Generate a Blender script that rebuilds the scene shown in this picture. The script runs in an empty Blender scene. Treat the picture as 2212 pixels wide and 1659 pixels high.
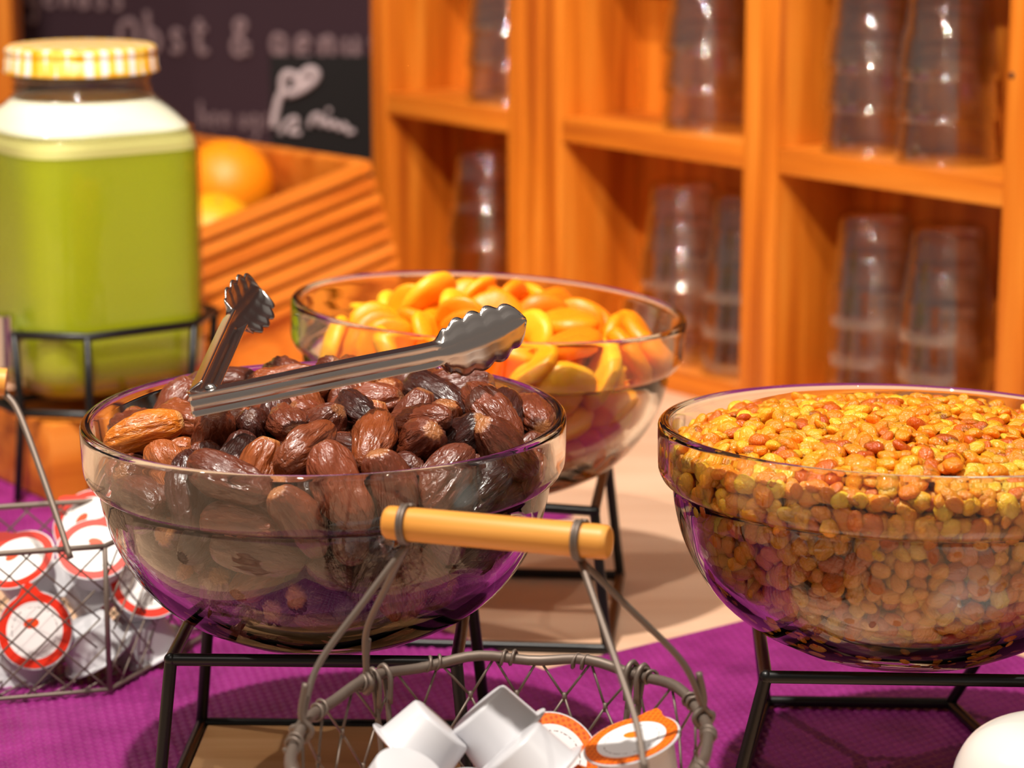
import bpy, bmesh, math, random
import numpy as np
from mathutils import Vector, Matrix, noise
R_ = random.Random(7)
SC = bpy.context.scene
COL = SC.collection

# ------------------------------------------------------------------ camera
F_PX, PITCH, CAM_H = 5700.0, 0.2137, 0.4719
CPX, CPY = 1106.0, 829.5
cam_d = bpy.data.cameras.new('camera')
cam_d.sensor_width = 36.0
cam_d.lens = F_PX / 2212 * 36.0
cam_d.dof.use_dof = True
cam_d.dof.focus_distance = 1.225
cam_d.dof.aperture_fstop = 9.2
cam_d.clip_start = 0.01
cam = bpy.data.objects.new('camera', cam_d)
cam.location = (0, 0, CAM_H)
cam.rotation_euler = (math.pi / 2 - PITCH, 0, 0)
COL.objects.link(cam)
SC.camera = cam

# ------------------------------------------------------------------ world, lamps, exposure
wd = bpy.data.worlds.new('room_light')
SC.world = wd
wd.use_nodes = True
wd.node_tree.nodes['Background'].inputs[0].default_value = (1.0, 0.86, 0.74, 1)
wd.node_tree.nodes['Background'].inputs[1].default_value = 0.16


def lamp(name, loc, aim, power, size, col=(1, 0.9, 0.78), spread=180):
    d = bpy.data.lights.new(name, 'AREA')
    d.shape = 'DISK'
    d.size = size
    d.energy = power
    d.color = col
    d.spread = math.radians(spread)
    o = bpy.data.objects.new(name, d)
    o.location = loc
    o.rotation_euler = (Vector(aim) - Vector(loc)).to_track_quat('-Z', 'Y').to_euler()
    COL.objects.link(o)
    return o


lamp('ceiling_spot_offscreen', (-0.30, 0.80, 1.95), (0.0, 1.35, 0.1), 37, 0.06, (1, 0.93, 0.84))
lamp('ceiling_spot_offscreen', (0.75, 0.35, 2.1), (0.1, 1.9, 0.2), 5, 0.035)
lamp('ceiling_spot_offscreen', (-1.1, 1.5, 2.0), (-0.1, 2.1, 0.2), 8, 0.04)
lamp('ceiling_spot_offscreen', (-0.3, -0.2, 2.0), (0.0, 2.2, 0.25), 2.55, 0.04, (1, 0.9, 0.78), 40)
SC.view_settings.view_transform = 'Standard'
SC.view_settings.look = 'None'
SC.view_settings.gamma = 1.0
SC.view_settings.use_curve_mapping = False
SC.view_settings.exposure = 0.38
SC.cycles.max_bounces = 15
SC.cycles.transmission_bounces = 15
SC.cycles.transparent_max_bounces = 40
SC.cycles.glossy_bounces = 6
SC.cycles.diffuse_bounces = 4

# ------------------------------------------------------------------ pixel <-> place
cp, sp = math.cos(PITCH), math.sin(PITCH)


def ray(px, py):
    a, b = (px - CPX) / F_PX, -(py - CPY) / F_PX
    return Vector((a, cp + b * sp, -sp + b * cp))


def W(px, py, z=0.0):
    r = ray(px, py)
    t = (z - CAM_H) / r.z
    return Vector((r.x * t, r.y * t, z))


def WY(px, py, Y):
    r = ray(px, py)
    t = Y / r.y
    return Vector((r.x * t, Y, CAM_H + r.z * t))


def PX(P):
    y, z = P[1], P[2] - CAM_H
    d = y * cp - z * sp
    return CPX + F_PX * P[0] / d, CPY - F_PX * (y * sp + z * cp) / d


# ------------------------------------------------------------------ materials
def srgb(r, g, b):
    f = lambda c: (c / 255 / 12.92) if c / 255 <= 0.04045 else ((c / 255 + 0.055) / 1.055) ** 2.4
    return (f(r), f(g), f(b), 1)


def newmat(name):
    m = bpy.data.materials.new(name)
    m.use_nodes = True
    nt = m.node_tree
    b = nt.nodes['Principled BSDF']
    return m, nt, b


def plain(name, col, rough=0.5, metal=0.0, spec=0.5, sss=0.0, coat=0.0):
    m, nt, b = newmat(name)
    b.inputs['Base Color'].default_value = col
    b.inputs['Roughness'].default_value = rough
    b.inputs['Metallic'].default_value = metal
    b.inputs['Specular IOR Level'].default_value = spec
    b.inputs['Coat Weight'].default_value = coat
    if sss:
        b.inputs['Subsurface Weight'].default_value = sss
        b.inputs['Subsurface Radius'].default_value = (0.006, 0.003, 0.001)
        b.inputs['Subsurface Scale'].default_value = 1.0
    return m


def ramp(nt, stops):
    r = nt.nodes.new('ShaderNodeValToRGB')
    e = r.color_ramp.elements
    while len(e) < len(stops):
        e.new(0.5)
    for k, (p, c) in enumerate(stops):
        e[k].position = p
        e[k].color = c
    return r


def wood(name, c0, c1, c2, scale=(3, 3, 40), rough=0.45, bump=0.1, loc=0.0):
    """grain runs along the object's local X unless scale says otherwise"""
    m, nt, b = newmat(name)
    tc = nt.nodes.new('ShaderNodeTexCoord')
    mp = nt.nodes.new('ShaderNodeMapping')
    mp.inputs['Scale'].default_value = scale
    oi = nt.nodes.new('ShaderNodeObjectInfo')
    ad = nt.nodes.new('ShaderNodeVectorMath')
    ad.operation = 'MULTIPLY_ADD'
    ad.inputs[1].default_value = (1, 1, 1)
    cb = nt.nodes.new('ShaderNodeCombineXYZ')
    mu = nt.nodes.new('ShaderNodeMath')
    mu.operation = 'MULTIPLY'
    mu.inputs[1].default_value = 37.0
    nt.links.new(oi.outputs['Random'], mu.inputs[0])
    nt.links.new(mu.outputs[0], cb.inputs[0])
    nt.links.new(mu.outputs[0], cb.inputs[1])
    nt.links.new(tc.outputs['Object'], mp.inputs[0])
    nt.links.new(mp.outputs[0], ad.inputs[0])
    nt.links.new(cb.outputs[0], ad.inputs[2])
    n = nt.nodes.new('ShaderNodeTexNoise')
    n.inputs['Scale'].default_value = 1.0
    n.inputs['Detail'].default_value = 5
    n.inputs['Distortion'].default_value = 0.4
    nt.links.new(ad.outputs[0], n.inputs['Vector'])
    r = ramp(nt, [(0.30, c0), (0.52, c1), (0.75, c2)])
    nt.links.new(n.outputs['Fac'], r.inputs[0])
    nt.links.new(r.outputs[0], b.inputs['Base Color'])
    b.inputs['Roughness'].default_value = rough
    b.inputs['Specular IOR Level'].default_value = 0.3
    bp = nt.nodes.new('ShaderNodeBump')
    bp.inputs['Strength'].default_value = bump
    bp.inputs['Distance'].default_value = 0.001
    nt.links.new(n.outputs['Fac'], bp.inputs['Height'])
    nt.links.new(bp.outputs[0], b.inputs['Normal'])
    return m


def glass_solid(name, tint=(1, 1, 1, 1), ior=1.48):
    m = bpy.data.materials.new(name)
    m.use_nodes = True
    nt = m.node_tree
    nt.nodes.remove(nt.nodes['Principled BSDF'])
    g = nt.nodes.new('ShaderNodeBsdfGlass')
    g.inputs['Color'].default_value = tint
    g.inputs['Roughness'].default_value = 0.0
    g.inputs['IOR'].default_value = ior
    nt.links.new(g.outputs[0], nt.nodes['Material Output'].inputs[0])
    return m


def glass_thin(name, tint=(0.95, 0.95, 0.93, 1), rough=0.02, boost=1.0):
    """thin clear sheet: Fresnel mirror over a clear body"""
    m = bpy.data.materials.new(name)
    m.use_nodes = True
    nt = m.node_tree
    nt.nodes.remove(nt.nodes['Principled BSDF'])
    t = nt.nodes.new('ShaderNodeBsdfTransparent')
    t.inputs[0].default_value = tint
    g = nt.nodes.new('ShaderNodeBsdfGlossy')
    g.inputs['Roughness'].default_value = rough
    fr = nt.nodes.new('ShaderNodeFresnel')
    # same mirror strength from either side of the sheet
    ge = nt.nodes.new('ShaderNodeNewGeometry')
    mr = nt.nodes.new('ShaderNodeMapRange')
    mr.inputs['To Min'].default_value = 1.5
    mr.inputs['To Max'].default_value = 1 / 1.5
    nt.links.new(ge.outputs['Backfacing'], mr.inputs['Value'])
    nt.links.new(mr.outputs[0], fr.inputs[0])
    mu = nt.nodes.new('ShaderNodeMath')
    mu.operation = 'MULTIPLY'
    mu.inputs[1].default_value = boost
    mu.use_clamp = True
    mx = nt.nodes.new('ShaderNodeMixShader')
    nt.links.new(fr.outputs[0], mu.inputs[0])
    nt.links.new(mu.outputs[0], mx.inputs[0])
    nt.links.new(t.outputs[0], mx.inputs[1])
    nt.links.new(g.outputs[0], mx.inputs[2])
    nt.links.new(mx.outputs[0], nt.nodes['Material Output'].inputs[0])
    return m


def fruit(name, stops, wr_scale=(70, 70, 18), bump=0.5, rough=0.3, sss=0.25, rad=(0.004, 0.0015, 0.0005), mottle=60, tip=None, spec=0.5, coat=0.0):
    m, nt, b = newmat(name)
    L = nt.links
    tc = nt.nodes.new('ShaderNodeTexCoord')
    oi = nt.nodes.new('ShaderNodeObjectInfo')
    ge = nt.nodes.new('ShaderNodeNewGeometry')
    ad = nt.nodes.new('ShaderNodeMath')
    ad.operation = 'ADD'
    L.new(oi.outputs['Random'], ad.inputs[0])
    L.new(ge.outputs['Random Per Island'], ad.inputs[1])
    fr = nt.nodes.new('ShaderNodeMath')
    fr.operation = 'FRACT'
    L.new(ad.outputs[0], fr.inputs[0])
    n = nt.nodes.new('ShaderNodeTexNoise')
    n.inputs['Scale'].default_value = mottle
    n.inputs['Detail'].default_value = 3
    cb = nt.nodes.new('ShaderNodeVectorMath')
    cb.operation = 'ADD'
    L.new(tc.outputs['Object'], cb.inputs[0])
    L.new(fr.outputs[0], cb.inputs[1])
    L.new(cb.outputs[0], n.inputs['Vector'])
    mxv = nt.nodes.new('ShaderNodeMath')
    mxv.operation = 'MULTIPLY_ADD'
    mxv.inputs[1].default_value = 0.5
    L.new(n.outputs['Fac'], mxv.inputs[0])
    hf = nt.nodes.new('ShaderNodeMath')
    hf.operation = 'MULTIPLY_ADD'
    hf.inputs[1].default_value = 0.8
    hf.inputs[2].default_value = -0.15
    L.new(fr.outputs[0], hf.inputs[0])
    L.new(hf.outputs[0], mxv.inputs[2])
    r = ramp(nt, stops)
    L.new(mxv.outputs[0], r.inputs[0])
    colout = r.outputs[0]
    if tip is not None:
        sx = nt.nodes.new('ShaderNodeSeparateXYZ')
        L.new(tc.outputs['Object'], sx.inputs[0])
        mr = nt.nodes.new('ShaderNodeMapRange')
        mr.inputs['From Min'].default_value = tip[0]
        mr.inputs['From Max'].default_value = tip[1]
        L.new(sx.outputs['Z'], mr.inputs['Value'])
        mc = nt.nodes.new('ShaderNodeMix')
        mc.data_type = 'RGBA'
        L.new(mr.outputs[0], mc.inputs[0])
        L.new(colout, mc.inputs[6])
        mc.inputs[7].default_value = tip[2]
        colout = mc.outputs[2]
    L.new(colout, b.inputs['Base Color'])
    b.inputs['Roughness'].default_value = rough
    b.inputs['Specular IOR Level'].default_value = spec
    b.inputs['Coat Weight'].default_value = coat
    b.inputs['Coat Roughness'].default_value = 0.15
    b.inputs['Subsurface Weight'].default_value = sss
    b.inputs['Subsurface Radius'].default_value = rad
    b.inputs['Subsurface Scale'].default_value = 1.0
    mp = nt.nodes.new('ShaderNodeMapping')
    mp.inputs['Scale'].default_value = wr_scale
    L.new(cb.outputs[0], mp.inputs[0])
    n2 = nt.nodes.new('ShaderNodeTexNoise')
    n2.inputs['Scale'].default_value = 4.0
    n2.inputs['Detail'].default_value = 4
    n2.inputs['Distortion'].default_value = 0.6
    L.new(mp.outputs[0], n2.inputs['Vector'])
    bp = nt.nodes.new('ShaderNodeBump')
    bp.inputs['Strength'].default_value = bump
    bp.inputs['Distance'].default_value = 0.0028
    L.new(n2.outputs['Fac'], bp.inputs['Height'])
    L.new(bp.outputs[0], b.inputs['Normal'])
    L.new(bp.outputs[0], b.inputs['Coat Normal'])
    return m


M = {}
WOODC = (srgb(164, 78, 14), srgb(204, 112, 26), srgb(222, 140, 48))
M['shelf_v'] = wood('shelf_wood_upright', *WOODC, scale=(60, 60, 3))
M['shelf_h'] = wood('shelf_wood_board', *WOODC, scale=(3, 60, 60))
M['crate'] = wood('crate_wood', srgb(186, 92, 22), srgb(218, 122, 36), srgb(230, 142, 58), scale=(4, 50, 50))
M['handle'] = wood('handle_wood', srgb(214, 138, 52), srgb(232, 160, 72), srgb(240, 178, 96), scale=(8, 90, 90), rough=0.4)
M['board'] = wood('board_wood', srgb(196, 142, 92), srgb(214, 162, 110), srgb(224, 178, 130), scale=(6, 70, 70), rough=0.5)
M['black_metal'] = plain('black_painted_metal', srgb(12, 11, 11), 0.36, 0.0, 0.4)
M['rust_wire'] = plain('dull_grey_wire', srgb(122, 108, 98), 0.5, 0.55)
M['steel'] = plain('brushed_steel', srgb(205, 198, 195), 0.22, 1.0)
M['chrome'] = plain('chrome', srgb(225, 225, 225), 0.1, 1.0)
M['white_plastic'] = plain('white_plastic', srgb(212, 211, 215), 0.35)
M['ceramic'] = plain('white_ceramic', srgb(240, 236, 228), 0.25, coat=0.3)
M['glass'] = glass_solid('bowl_glass', (0.985, 0.995, 0.985, 1))
M['tumbler'] = glass_thin('tumbler_glass', (0.978, 0.972, 0.965, 1), 0.02, 3.3)
M['jar_glass'] = glass_thin('jar_glass', (0.93, 0.94, 0.9, 1), 0.03, 1.2)
M['foam'] = plain('juice_foam', srgb(244, 242, 226), 0.7)
M['foam2'] = plain('pale_green_foam', srgb(214, 208, 132), 0.6)
M['black_board'] = plain('blackboard', srgb(26, 22, 22), 0.8, spec=0.2)
M['menu_board'] = plain('menu_board_slate', srgb(64, 44, 52), 0.85, spec=0.2)
M['chalk'] = plain('chalk', srgb(190, 170, 172), 0.9)
M['chalk2'] = plain('chalk_soft', srgb(150, 122, 126), 0.9)
M['wall'] = plain('wall_paint', srgb(92, 62, 58), 0.9)
TIP = (0.0182, 0.0200, srgb(196, 128, 72))
for tone, st in (('dark', [(0.1, srgb(46, 18, 14)), (0.5, srgb(74, 32, 22)), (0.9, srgb(96, 44, 30))]),
                 ('brown', [(0.1, srgb(82, 36, 22)), (0.5, srgb(112, 52, 30)), (0.9, srgb(134, 64, 36))]),
                 ('chestnut', [(0.1, srgb(124, 58, 26)), (0.5, srgb(152, 76, 34)), (0.9, srgb(178, 96, 44))])):
    M['date_' + tone] = fruit('date_skin_' + tone, st, wr_scale=(120, 120, 26), bump=0.6, rough=0.34, sss=0.15, tip=TIP, coat=0.75)
M['amber'] = fruit('amber_date_skin', [(0.1, srgb(176, 88, 20)), (0.5, srgb(206, 112, 28)), (0.9, srgb(226, 140, 50))],
                   wr_scale=(110, 110, 22), bump=0.8, rough=0.3, sss=0.2, tip=(0.0165, 0.0195, srgb(220, 170, 110)), coat=0.3)
for tone, st in (('deep', [(0.1, srgb(246, 122, 4)), (0.5, srgb(252, 140, 6)), (0.9, srgb(255, 154, 12))]),
                 ('bright', [(0.1, srgb(255, 150, 8)), (0.5, srgb(255, 166, 16)), (0.9, srgb(255, 184, 34))])):
    M['apricot_' + tone] = fruit('apricot_flesh_' + tone, st, wr_scale=(25, 25, 25), bump=0.22, rough=0.42, sss=0.35, rad=(0.008, 0.003, 0.0008), mottle=40)
RTONE = ('golden', 'pale', 'amber')
for tone, st in (('golden', [(0.1, srgb(230, 124, 12)), (0.5, srgb(240, 142, 18)), (0.9, srgb(248, 158, 26))]),
                 ('pale', [(0.1, srgb(246, 160, 26)), (0.5, srgb(252, 174, 36)), (0.9, srgb(255, 190, 52))]),
                 ('amber', [(0.1, srgb(184, 78, 8)), (0.5, srgb(208, 98, 10)), (0.9, srgb(224, 116, 14))])):
    M['raisin_' + tone] = fruit('raisin_skin_' + tone, st, wr_scale=(200, 200, 110), bump=0.5, rough=0.24, sss=0.6,
                                rad=(0.006, 0.0032, 0.0007), mottle=150, coat=0.35)
M['orange'] = fruit('orange_peel', [(0.0, srgb(250, 120, 4)), (0.5, srgb(255, 136, 6)), (1.0, srgb(255, 150, 12))],
                    wr_scale=(90, 90, 90), bump=0.25, rough=0.4, sss=0.1, mottle=20)
M['yellow_orange'] = fruit('yellow_orange_peel', [(0.0, srgb(252, 170, 16)), (1.0, srgb(255, 190, 30))],
                           wr_scale=(90, 90, 90), bump=0.25, rough=0.4, sss=0.1, mottle=20)


def table_mat():
    m, nt, b = newmat('table_laminate')
    n = nt.nodes.new('ShaderNodeTexNoise')
    n.inputs['Scale'].default_value = 4
    tc = nt.nodes.new('ShaderNodeTexCoord')
    mp = nt.nodes.new('ShaderNodeMapping')
    mp.inputs['Scale'].default_value = (1, 6, 1)
    mp.inputs['Rotation'].default_value = (0, 0, 0.3)
    nt.links.new(tc.outputs['Object'], mp.inputs[0])
    nt.links.new(mp.outputs[0], n.inputs['Vector'])
    n.inputs['Detail'].default_value = 4
    r = ramp(nt, [(0.35, srgb(212, 168, 136)), (0.65, srgb(228, 190, 160))])
    nt.links.new(n.outputs['Fac'], r.inputs[0])
    nt.links.new(r.outputs[0], b.inputs['Base Color'])
    b.inputs['Roughness'].default_value = 0.4
    return m


M['table'] = table_mat()


def mat_purple():
    m, nt, b = newmat('purple_woven_vinyl')
    n = nt.nodes.new('ShaderNodeTexNoise')
    n.inputs['Scale'].default_value = 30
    n.inputs['Detail'].default_value = 4
    tc = nt.nodes.new('ShaderNodeTexCoord')
    nt.links.new(tc.outputs['Object'], n.inputs['Vector'])
    r = ramp(nt, [(0.3, srgb(122, 26, 98)), (0.7, srgb(150, 42, 124))])
    nt.links.new(n.outputs['Fac'], r.inputs[0])
    nt.links.new(r.outputs[0], b.inputs['Base Color'])
    b.inputs['Roughness'].default_value = 0.42
    return m


M['purple'] = mat_purple()


def gingham():
    m, nt, b = newmat('yellow_gingham')
    tc = nt.nodes.new('ShaderNodeTexCoord')
    sx = nt.nodes.new('ShaderNodeSeparateXYZ')
    nt.links.new(tc.outputs['Object'], sx.inputs[0])
    outs = []
    for ax in ('X', 'Y', 'Z'):
        mu = nt.nodes.new('ShaderNodeMath')
        mu.operation = 'MULTIPLY'
        mu.inputs[1].default_value = 84.0
        nt.links.new(sx.outputs[ax], mu.inputs[0])
        fr = nt.nodes.new('ShaderNodeMath')
        fr.operation = 'FRACT'
        nt.links.new(mu.outputs[0], fr.inputs[0])
        gt = nt.nodes.new('ShaderNodeMath')
        gt.operation = 'GREATER_THAN'
        gt.inputs[1].default_value = 0.5
        nt.links.new(fr.outputs[0], gt.inputs[0])
        outs.append(gt)
    a = nt.nodes.new('ShaderNodeMath')
    a.operation = 'ADD'
    nt.links.new(outs[0].outputs[0], a.inputs[0])
    nt.links.new(outs[1].outputs[0], a.inputs[1])
    h = nt.nodes.new('ShaderNodeMath')
    h.operation = 'MULTIPLY'
    h.inputs[1].default_value = 0.5
    nt.links.new(a.outputs[0], h.inputs[0])
    r = ramp(nt, [(0.2, srgb(226, 214, 208)), (0.5, srgb(232, 186, 74)), (0.8, srgb(222, 156, 12))])
    nt.links.new(h.outputs[0], r.inputs[0])
    nt.links.new(r.outputs[0], b.inputs['Base Color'])
    b.inputs['Roughness'].default_value = 0.35
    return m


M['gingham'] = gingham()


def juice():
    m, nt, b = newmat('green_juice')
    b.inputs['Base Color'].default_value = srgb(174, 182, 26)
    b.inputs['Roughness'].default_value = 0.35
    b.inputs['Subsurface Weight'].default_value = 0.7
    b.inputs['Subsurface Radius'].default_value = (0.03, 0.03, 0.004)
    b.inputs['Subsurface Scale'].default_value = 1.0
    return m


M['juice'] = juice()


def lid_print(name, ring, centre, mark, inner=0.74, honeycomb=False):
    """foil lid print: coloured border ring, white centre, a small oval mark and a thin line ring"""
    m, nt, b = newmat(name)
    L = nt.links
    tc = nt.nodes.new('ShaderNodeTexCoord')
    sx = nt.nodes.new('ShaderNodeSeparateXYZ')
    L.new(tc.outputs['Object'], sx.inputs[0])
    cb = nt.nodes.new('ShaderNodeCombineXYZ')
    L.new(sx.outputs['X'], cb.inputs[0])
    L.new(sx.outputs['Y'], cb.inputs[1])
    ln = nt.nodes.new('ShaderNodeVectorMath')
    ln.operation = 'LENGTH'
    L.new(cb.outputs[0], ln.inputs[0])

    def gt(src, v):
        g = nt.nodes.new('ShaderNodeMath')
        g.operation = 'GREATER_THAN'
        g.inputs[1].default_value = v
        L.new(src, g.inputs[0])
        return g.outputs[0]

    def mix(f, a, bb):
        k = nt.nodes.new('ShaderNodeMix')
        k.data_type = 'RGBA'
        L.new(f, k.inputs[0])
        for i, v in ((6, a), (7, bb)):
            if hasattr(v, 'links') or not isinstance(v, tuple):
                L.new(v, k.inputs[i])
            else:
                k.inputs[i].default_value = v
        return k.outputs[2]
    ringc = ring
    if honeycomb:
        vo = nt.nodes.new('ShaderNodeTexVoronoi')
        vo.inputs['Scale'].default_value = 420
        vo.inputs['Randomness'].default_value = 0.15
        L.new(tc.outputs['Object'], vo.inputs['Vector'])
        ringc = mix(gt(vo.outputs['Distance'], 0.34), srgb(214, 84, 6), ring)
    base = mix(gt(ln.outputs['Value'], 0.0206 * inner), centre, ringc)
    # thin grey print ring
    d1 = gt(ln.outputs['Value'], 0.0206 * (inner - 0.16))
    d2 = gt(ln.outputs['Value'], 0.0206 * (inner - 0.13))
    sb = nt.nodes.new('ShaderNodeMath')
    sb.operation = 'SUBTRACT'
    L.new(d1, sb.inputs[0])
    L.new(d2, sb.inputs[1])
    nz = nt.nodes.new('ShaderNodeTexNoise')
    nz.inputs['Scale'].default_value = 900
    L.new(tc.outputs['Object'], nz.inputs['Vector'])
    ms = nt.nodes.new('ShaderNodeMath')
    ms.operation = 'MULTIPLY'
    L.new(sb.outputs[0], ms.inputs[0])
    L.new(gt(nz.outputs['Fac'], 0.5), ms.inputs[1])
    base = mix(ms.outputs[0], base, srgb(150, 140, 140))
    # oval mark
    mp = nt.nodes.new('ShaderNodeMapping')
    mp.inputs['Location'].default_value = (0.001, -0.005, 0)
    mp.inputs['Scale'].default_value = (0.8, 1.25, 1)
    L.new(cb.outputs[0], mp.inputs[0])
    l2 = nt.nodes.new('ShaderNodeVectorMath')
    l2.operation = 'LENGTH'
    L.new(mp.outputs[0], l2.inputs[0])
    base = mix(gt(l2.outputs['Value'], 0.0034), mark, base)
    L.new(base, b.inputs['Base Color'])
    b.inputs['Roughness'].default_value = 0.4
    return m


M['lid_red'] = lid_print('red_ring_lid', srgb(226, 44, 14), srgb(244, 240, 238), srgb(226, 70, 14), 0.74)
M['lid_orange'] = lid_print('orange_honeycomb_lid', srgb(244, 120, 20), srgb(244, 242, 244), srgb(240, 130, 20), 0.72, True)


# ------------------------------------------------------------------ mesh helpers
class MB:
    def __init__(s):
        s.v, s.f = [], []

    def add(s, vs, fs):
        o = len(s.v)
        s.v += [tuple(v) for v in vs]
        s.f += [tuple(i + o for i in f) for f in fs]

    def box(s, lo, hi, mat=None, bev=0.0):
        bm = bmesh.new()
        bmesh.ops.create_cube(bm, size=1)
        c = [(a + b) / 2 for a, b in zip(lo, hi)]
        d = [abs(b - a) for a, b in zip(lo, hi)]
        for v in bm.verts:
            v.co = Vector([c[i] + v.co[i] * d[i] for i in range(3)])
        if bev:
            bmesh.ops.bevel(bm, geom=bm.edges[:], offset=bev, segments=2, affect='EDGES', profile=0.6)
        if mat is not None:
            bmesh.ops.transform(bm, matrix=mat, verts=bm.verts)
        bm.verts.index_update()
        s.add([v.co for v in bm.verts], [[v.index for v in f.verts] for f in bm.faces])
        bm.free()

    def tube(s, pts, r, seg=8, closed=False, caps=True):
        pts = [Vector(p) for p in pts]
        n = len(pts)
        rs = r if isinstance(r, (list, tuple)) else [r] * n
        T = []
        for i in range(n):
            if closed:
                t = pts[(i + 1) % n] - pts[i - 1]
            else:
                t = pts[min(i + 1, n - 1)] - pts[max(i - 1, 0)]
            T.append(t.normalized() if t.length > 1e-12 else Vector((0, 0, 1)))
        up = Vector((0, 0, 1)) if abs(T[0].z) < 0.9 else Vector((1, 0, 0))
        nrm = (up - T[0] * up.dot(T[0])).normalized()
        vs = []
        for i in range(n):
            if i:
                q = T[i - 1].rotation_difference(T[i])
                nrm = q @ nrm
                nrm = (nrm - T[i] * nrm.dot(T[i])).normalized()
            b = T[i].cross(nrm)
            for k in range(seg):
                a = 2 * math.pi * k / seg
                vs.append(pts[i] + (nrm * math.cos(a) + b * math.sin(a)) * rs[i])
        fs = []
        m = n if closed else n - 1
        for i in range(m):
            j = (i + 1) % n
            for k in range(seg):
                k2 = (k + 1) % seg
                fs.append((i * seg + k, i * seg + k2, j * seg + k2, j * seg + k))
        if caps and not closed:
            fs.append(tuple(range(seg - 1, -1, -1)))
            fs.append(tuple((n - 1) * seg + k for k in range(seg)))
        s.add(vs, fs)

    def lathe(s, prof, seg=48, close=False, square=None):
        """prof: (r, z) list. square: exponent of a superellipse cross-section"""
        vs, fs = [], []
        ring = []
        for r, z in prof:
            if r < 1e-7:
                ring.append([len(vs)])
                vs.append((0, 0, z))
            else:
                ids = []
                for k in range(seg):
                    a = 2 * math.pi * k / seg
                    c, d = math.cos(a), math.sin(a)
                    q = 1.0
                    if square:
                        e = square(z) if callable(square) else square
                        q = 1.0 / ((abs(c) ** e + abs(d) ** e) ** (1 / e))
                    ids.append(len(vs))
                    vs.append((r * c * q, r * d * q, z))
                ring.append(ids)
        n = len(ring)
        for i in range(n if close else n - 1):
            a, b = ring[i], ring[(i + 1) % n]
            if len(a) == 1 and len(b) == 1:
                continue
            for k in range(seg):
                k2 = (k + 1) % seg
                if len(a) == 1:
                    fs.append((a[0], b[k2], b[k]))
                elif len(b) == 1:
                    fs.append((a[k], a[k2], b[0]))
                else:
                    fs.append((a[k], a[k2], b[k2], b[k]))
        s.add(vs, fs)

    def mesh(s, name, mat, smooth=True, fix=True, auto=None):
        me = bpy.data.meshes.new(name)
        me.from_pydata(s.v, [], s.f)
        if fix:
            bm = bmesh.new()
            bm.from_mesh(me)
            bmesh.ops.recalc_face_normals(bm, faces=bm.faces)
            bm.to_mesh(me)
            bm.free()
        if smooth:
            me.polygons.foreach_set('use_smooth', [True] * len(me.polygons))
            if auto is not None:
                me.set_sharp_from_angle(angle=math.radians(auto))
        if mat is not None:
            me.materials.append(mat)
        me.update()
        return me

    def build(s, name, mat, parent=None, smooth=True, auto=None, loc=None, rot=None):
        o = bpy.data.objects.new(name, s.mesh(name, mat, smooth, True, auto))
        COL.objects.link(o)
        if parent is not None:
            o.parent = parent
        if loc is not None:
            o.location = loc
        if rot is not None:
            o.rotation_euler = rot
        return o


def tag(o, label=None, cat=None, group=None, kind=None):
    if label:
        o['label'] = label
    if cat:
        o['category'] = cat
    if group:
        o['group'] = group
    if kind:
        o['kind'] = kind
    return o


def empty(name, loc=(0, 0, 0), rot=(0, 0, 0)):
    o = bpy.data.objects.new(name, None)
    o.empty_display_size = 0.01
    o.location = loc
    o.rotation_euler = rot
    COL.objects.link(o)
    return o


def inst(name, me, parent=None, loc=(0, 0, 0), rot=None):
    o = bpy.data.objects.new(name, me)
    COL.objects.link(o)
    if parent is not None:
        o.parent = parent
    o.location = loc
    if rot is not None:
        if len(rot) == 4:
            o.rotation_mode = 'QUATERNION'
            o.rotation_quaternion = rot
        else:
            o.rotation_euler = rot
    return o


def smooth_path(pts, n):
    """Catmull-Rom"""
    P = [Vector(p) for p in pts]
    P = [P[0] * 2 - P[1]] + P + [P[-1] * 2 - P[-2]]
    out = []
    m = len(P) - 3
    for i in range(n):
        t = i / (n - 1) * m
        k = min(int(t), m - 1)
        u = t - k
        a, b, c, d = P[k:k + 4]
        out.append(0.5 * ((2 * b) + (c - a) * u + (2 * a - 5 * b + 4 * c - d) * u * u + (3 * b - a - 3 * c + d) * u ** 3))
    return out


# ================================================================== THE SETTING
mb = MB()
mb.box((-2.2, 0.55, -0.04), (2.4, 3.25, 0.0), bev=0.004)
t = mb.build('table', M['table'], auto=30)
tag(t, 'long beige laminate buffet table carrying the bowls, shelf and baskets', 'table')

mb = MB()
mb.box((-3.0, 3.30, -0.9), (3.2, 3.36, 2.6))
tag(mb.build('wall_back', M['wall'], smooth=False), kind='structure')
mb = MB()
mb.box((-3.0, -1.5, -0.94), (3.2, 3.36, -0.90))
tag(mb.build('floor', plain('floor_tile', srgb(120, 90, 74), 0.6), smooth=False), kind='structure')

E1 = Vector((0.792, 0.610, 0))
E2 = Vector((0.610, -0.792, 0))
MAT_T = 0.0022


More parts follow.
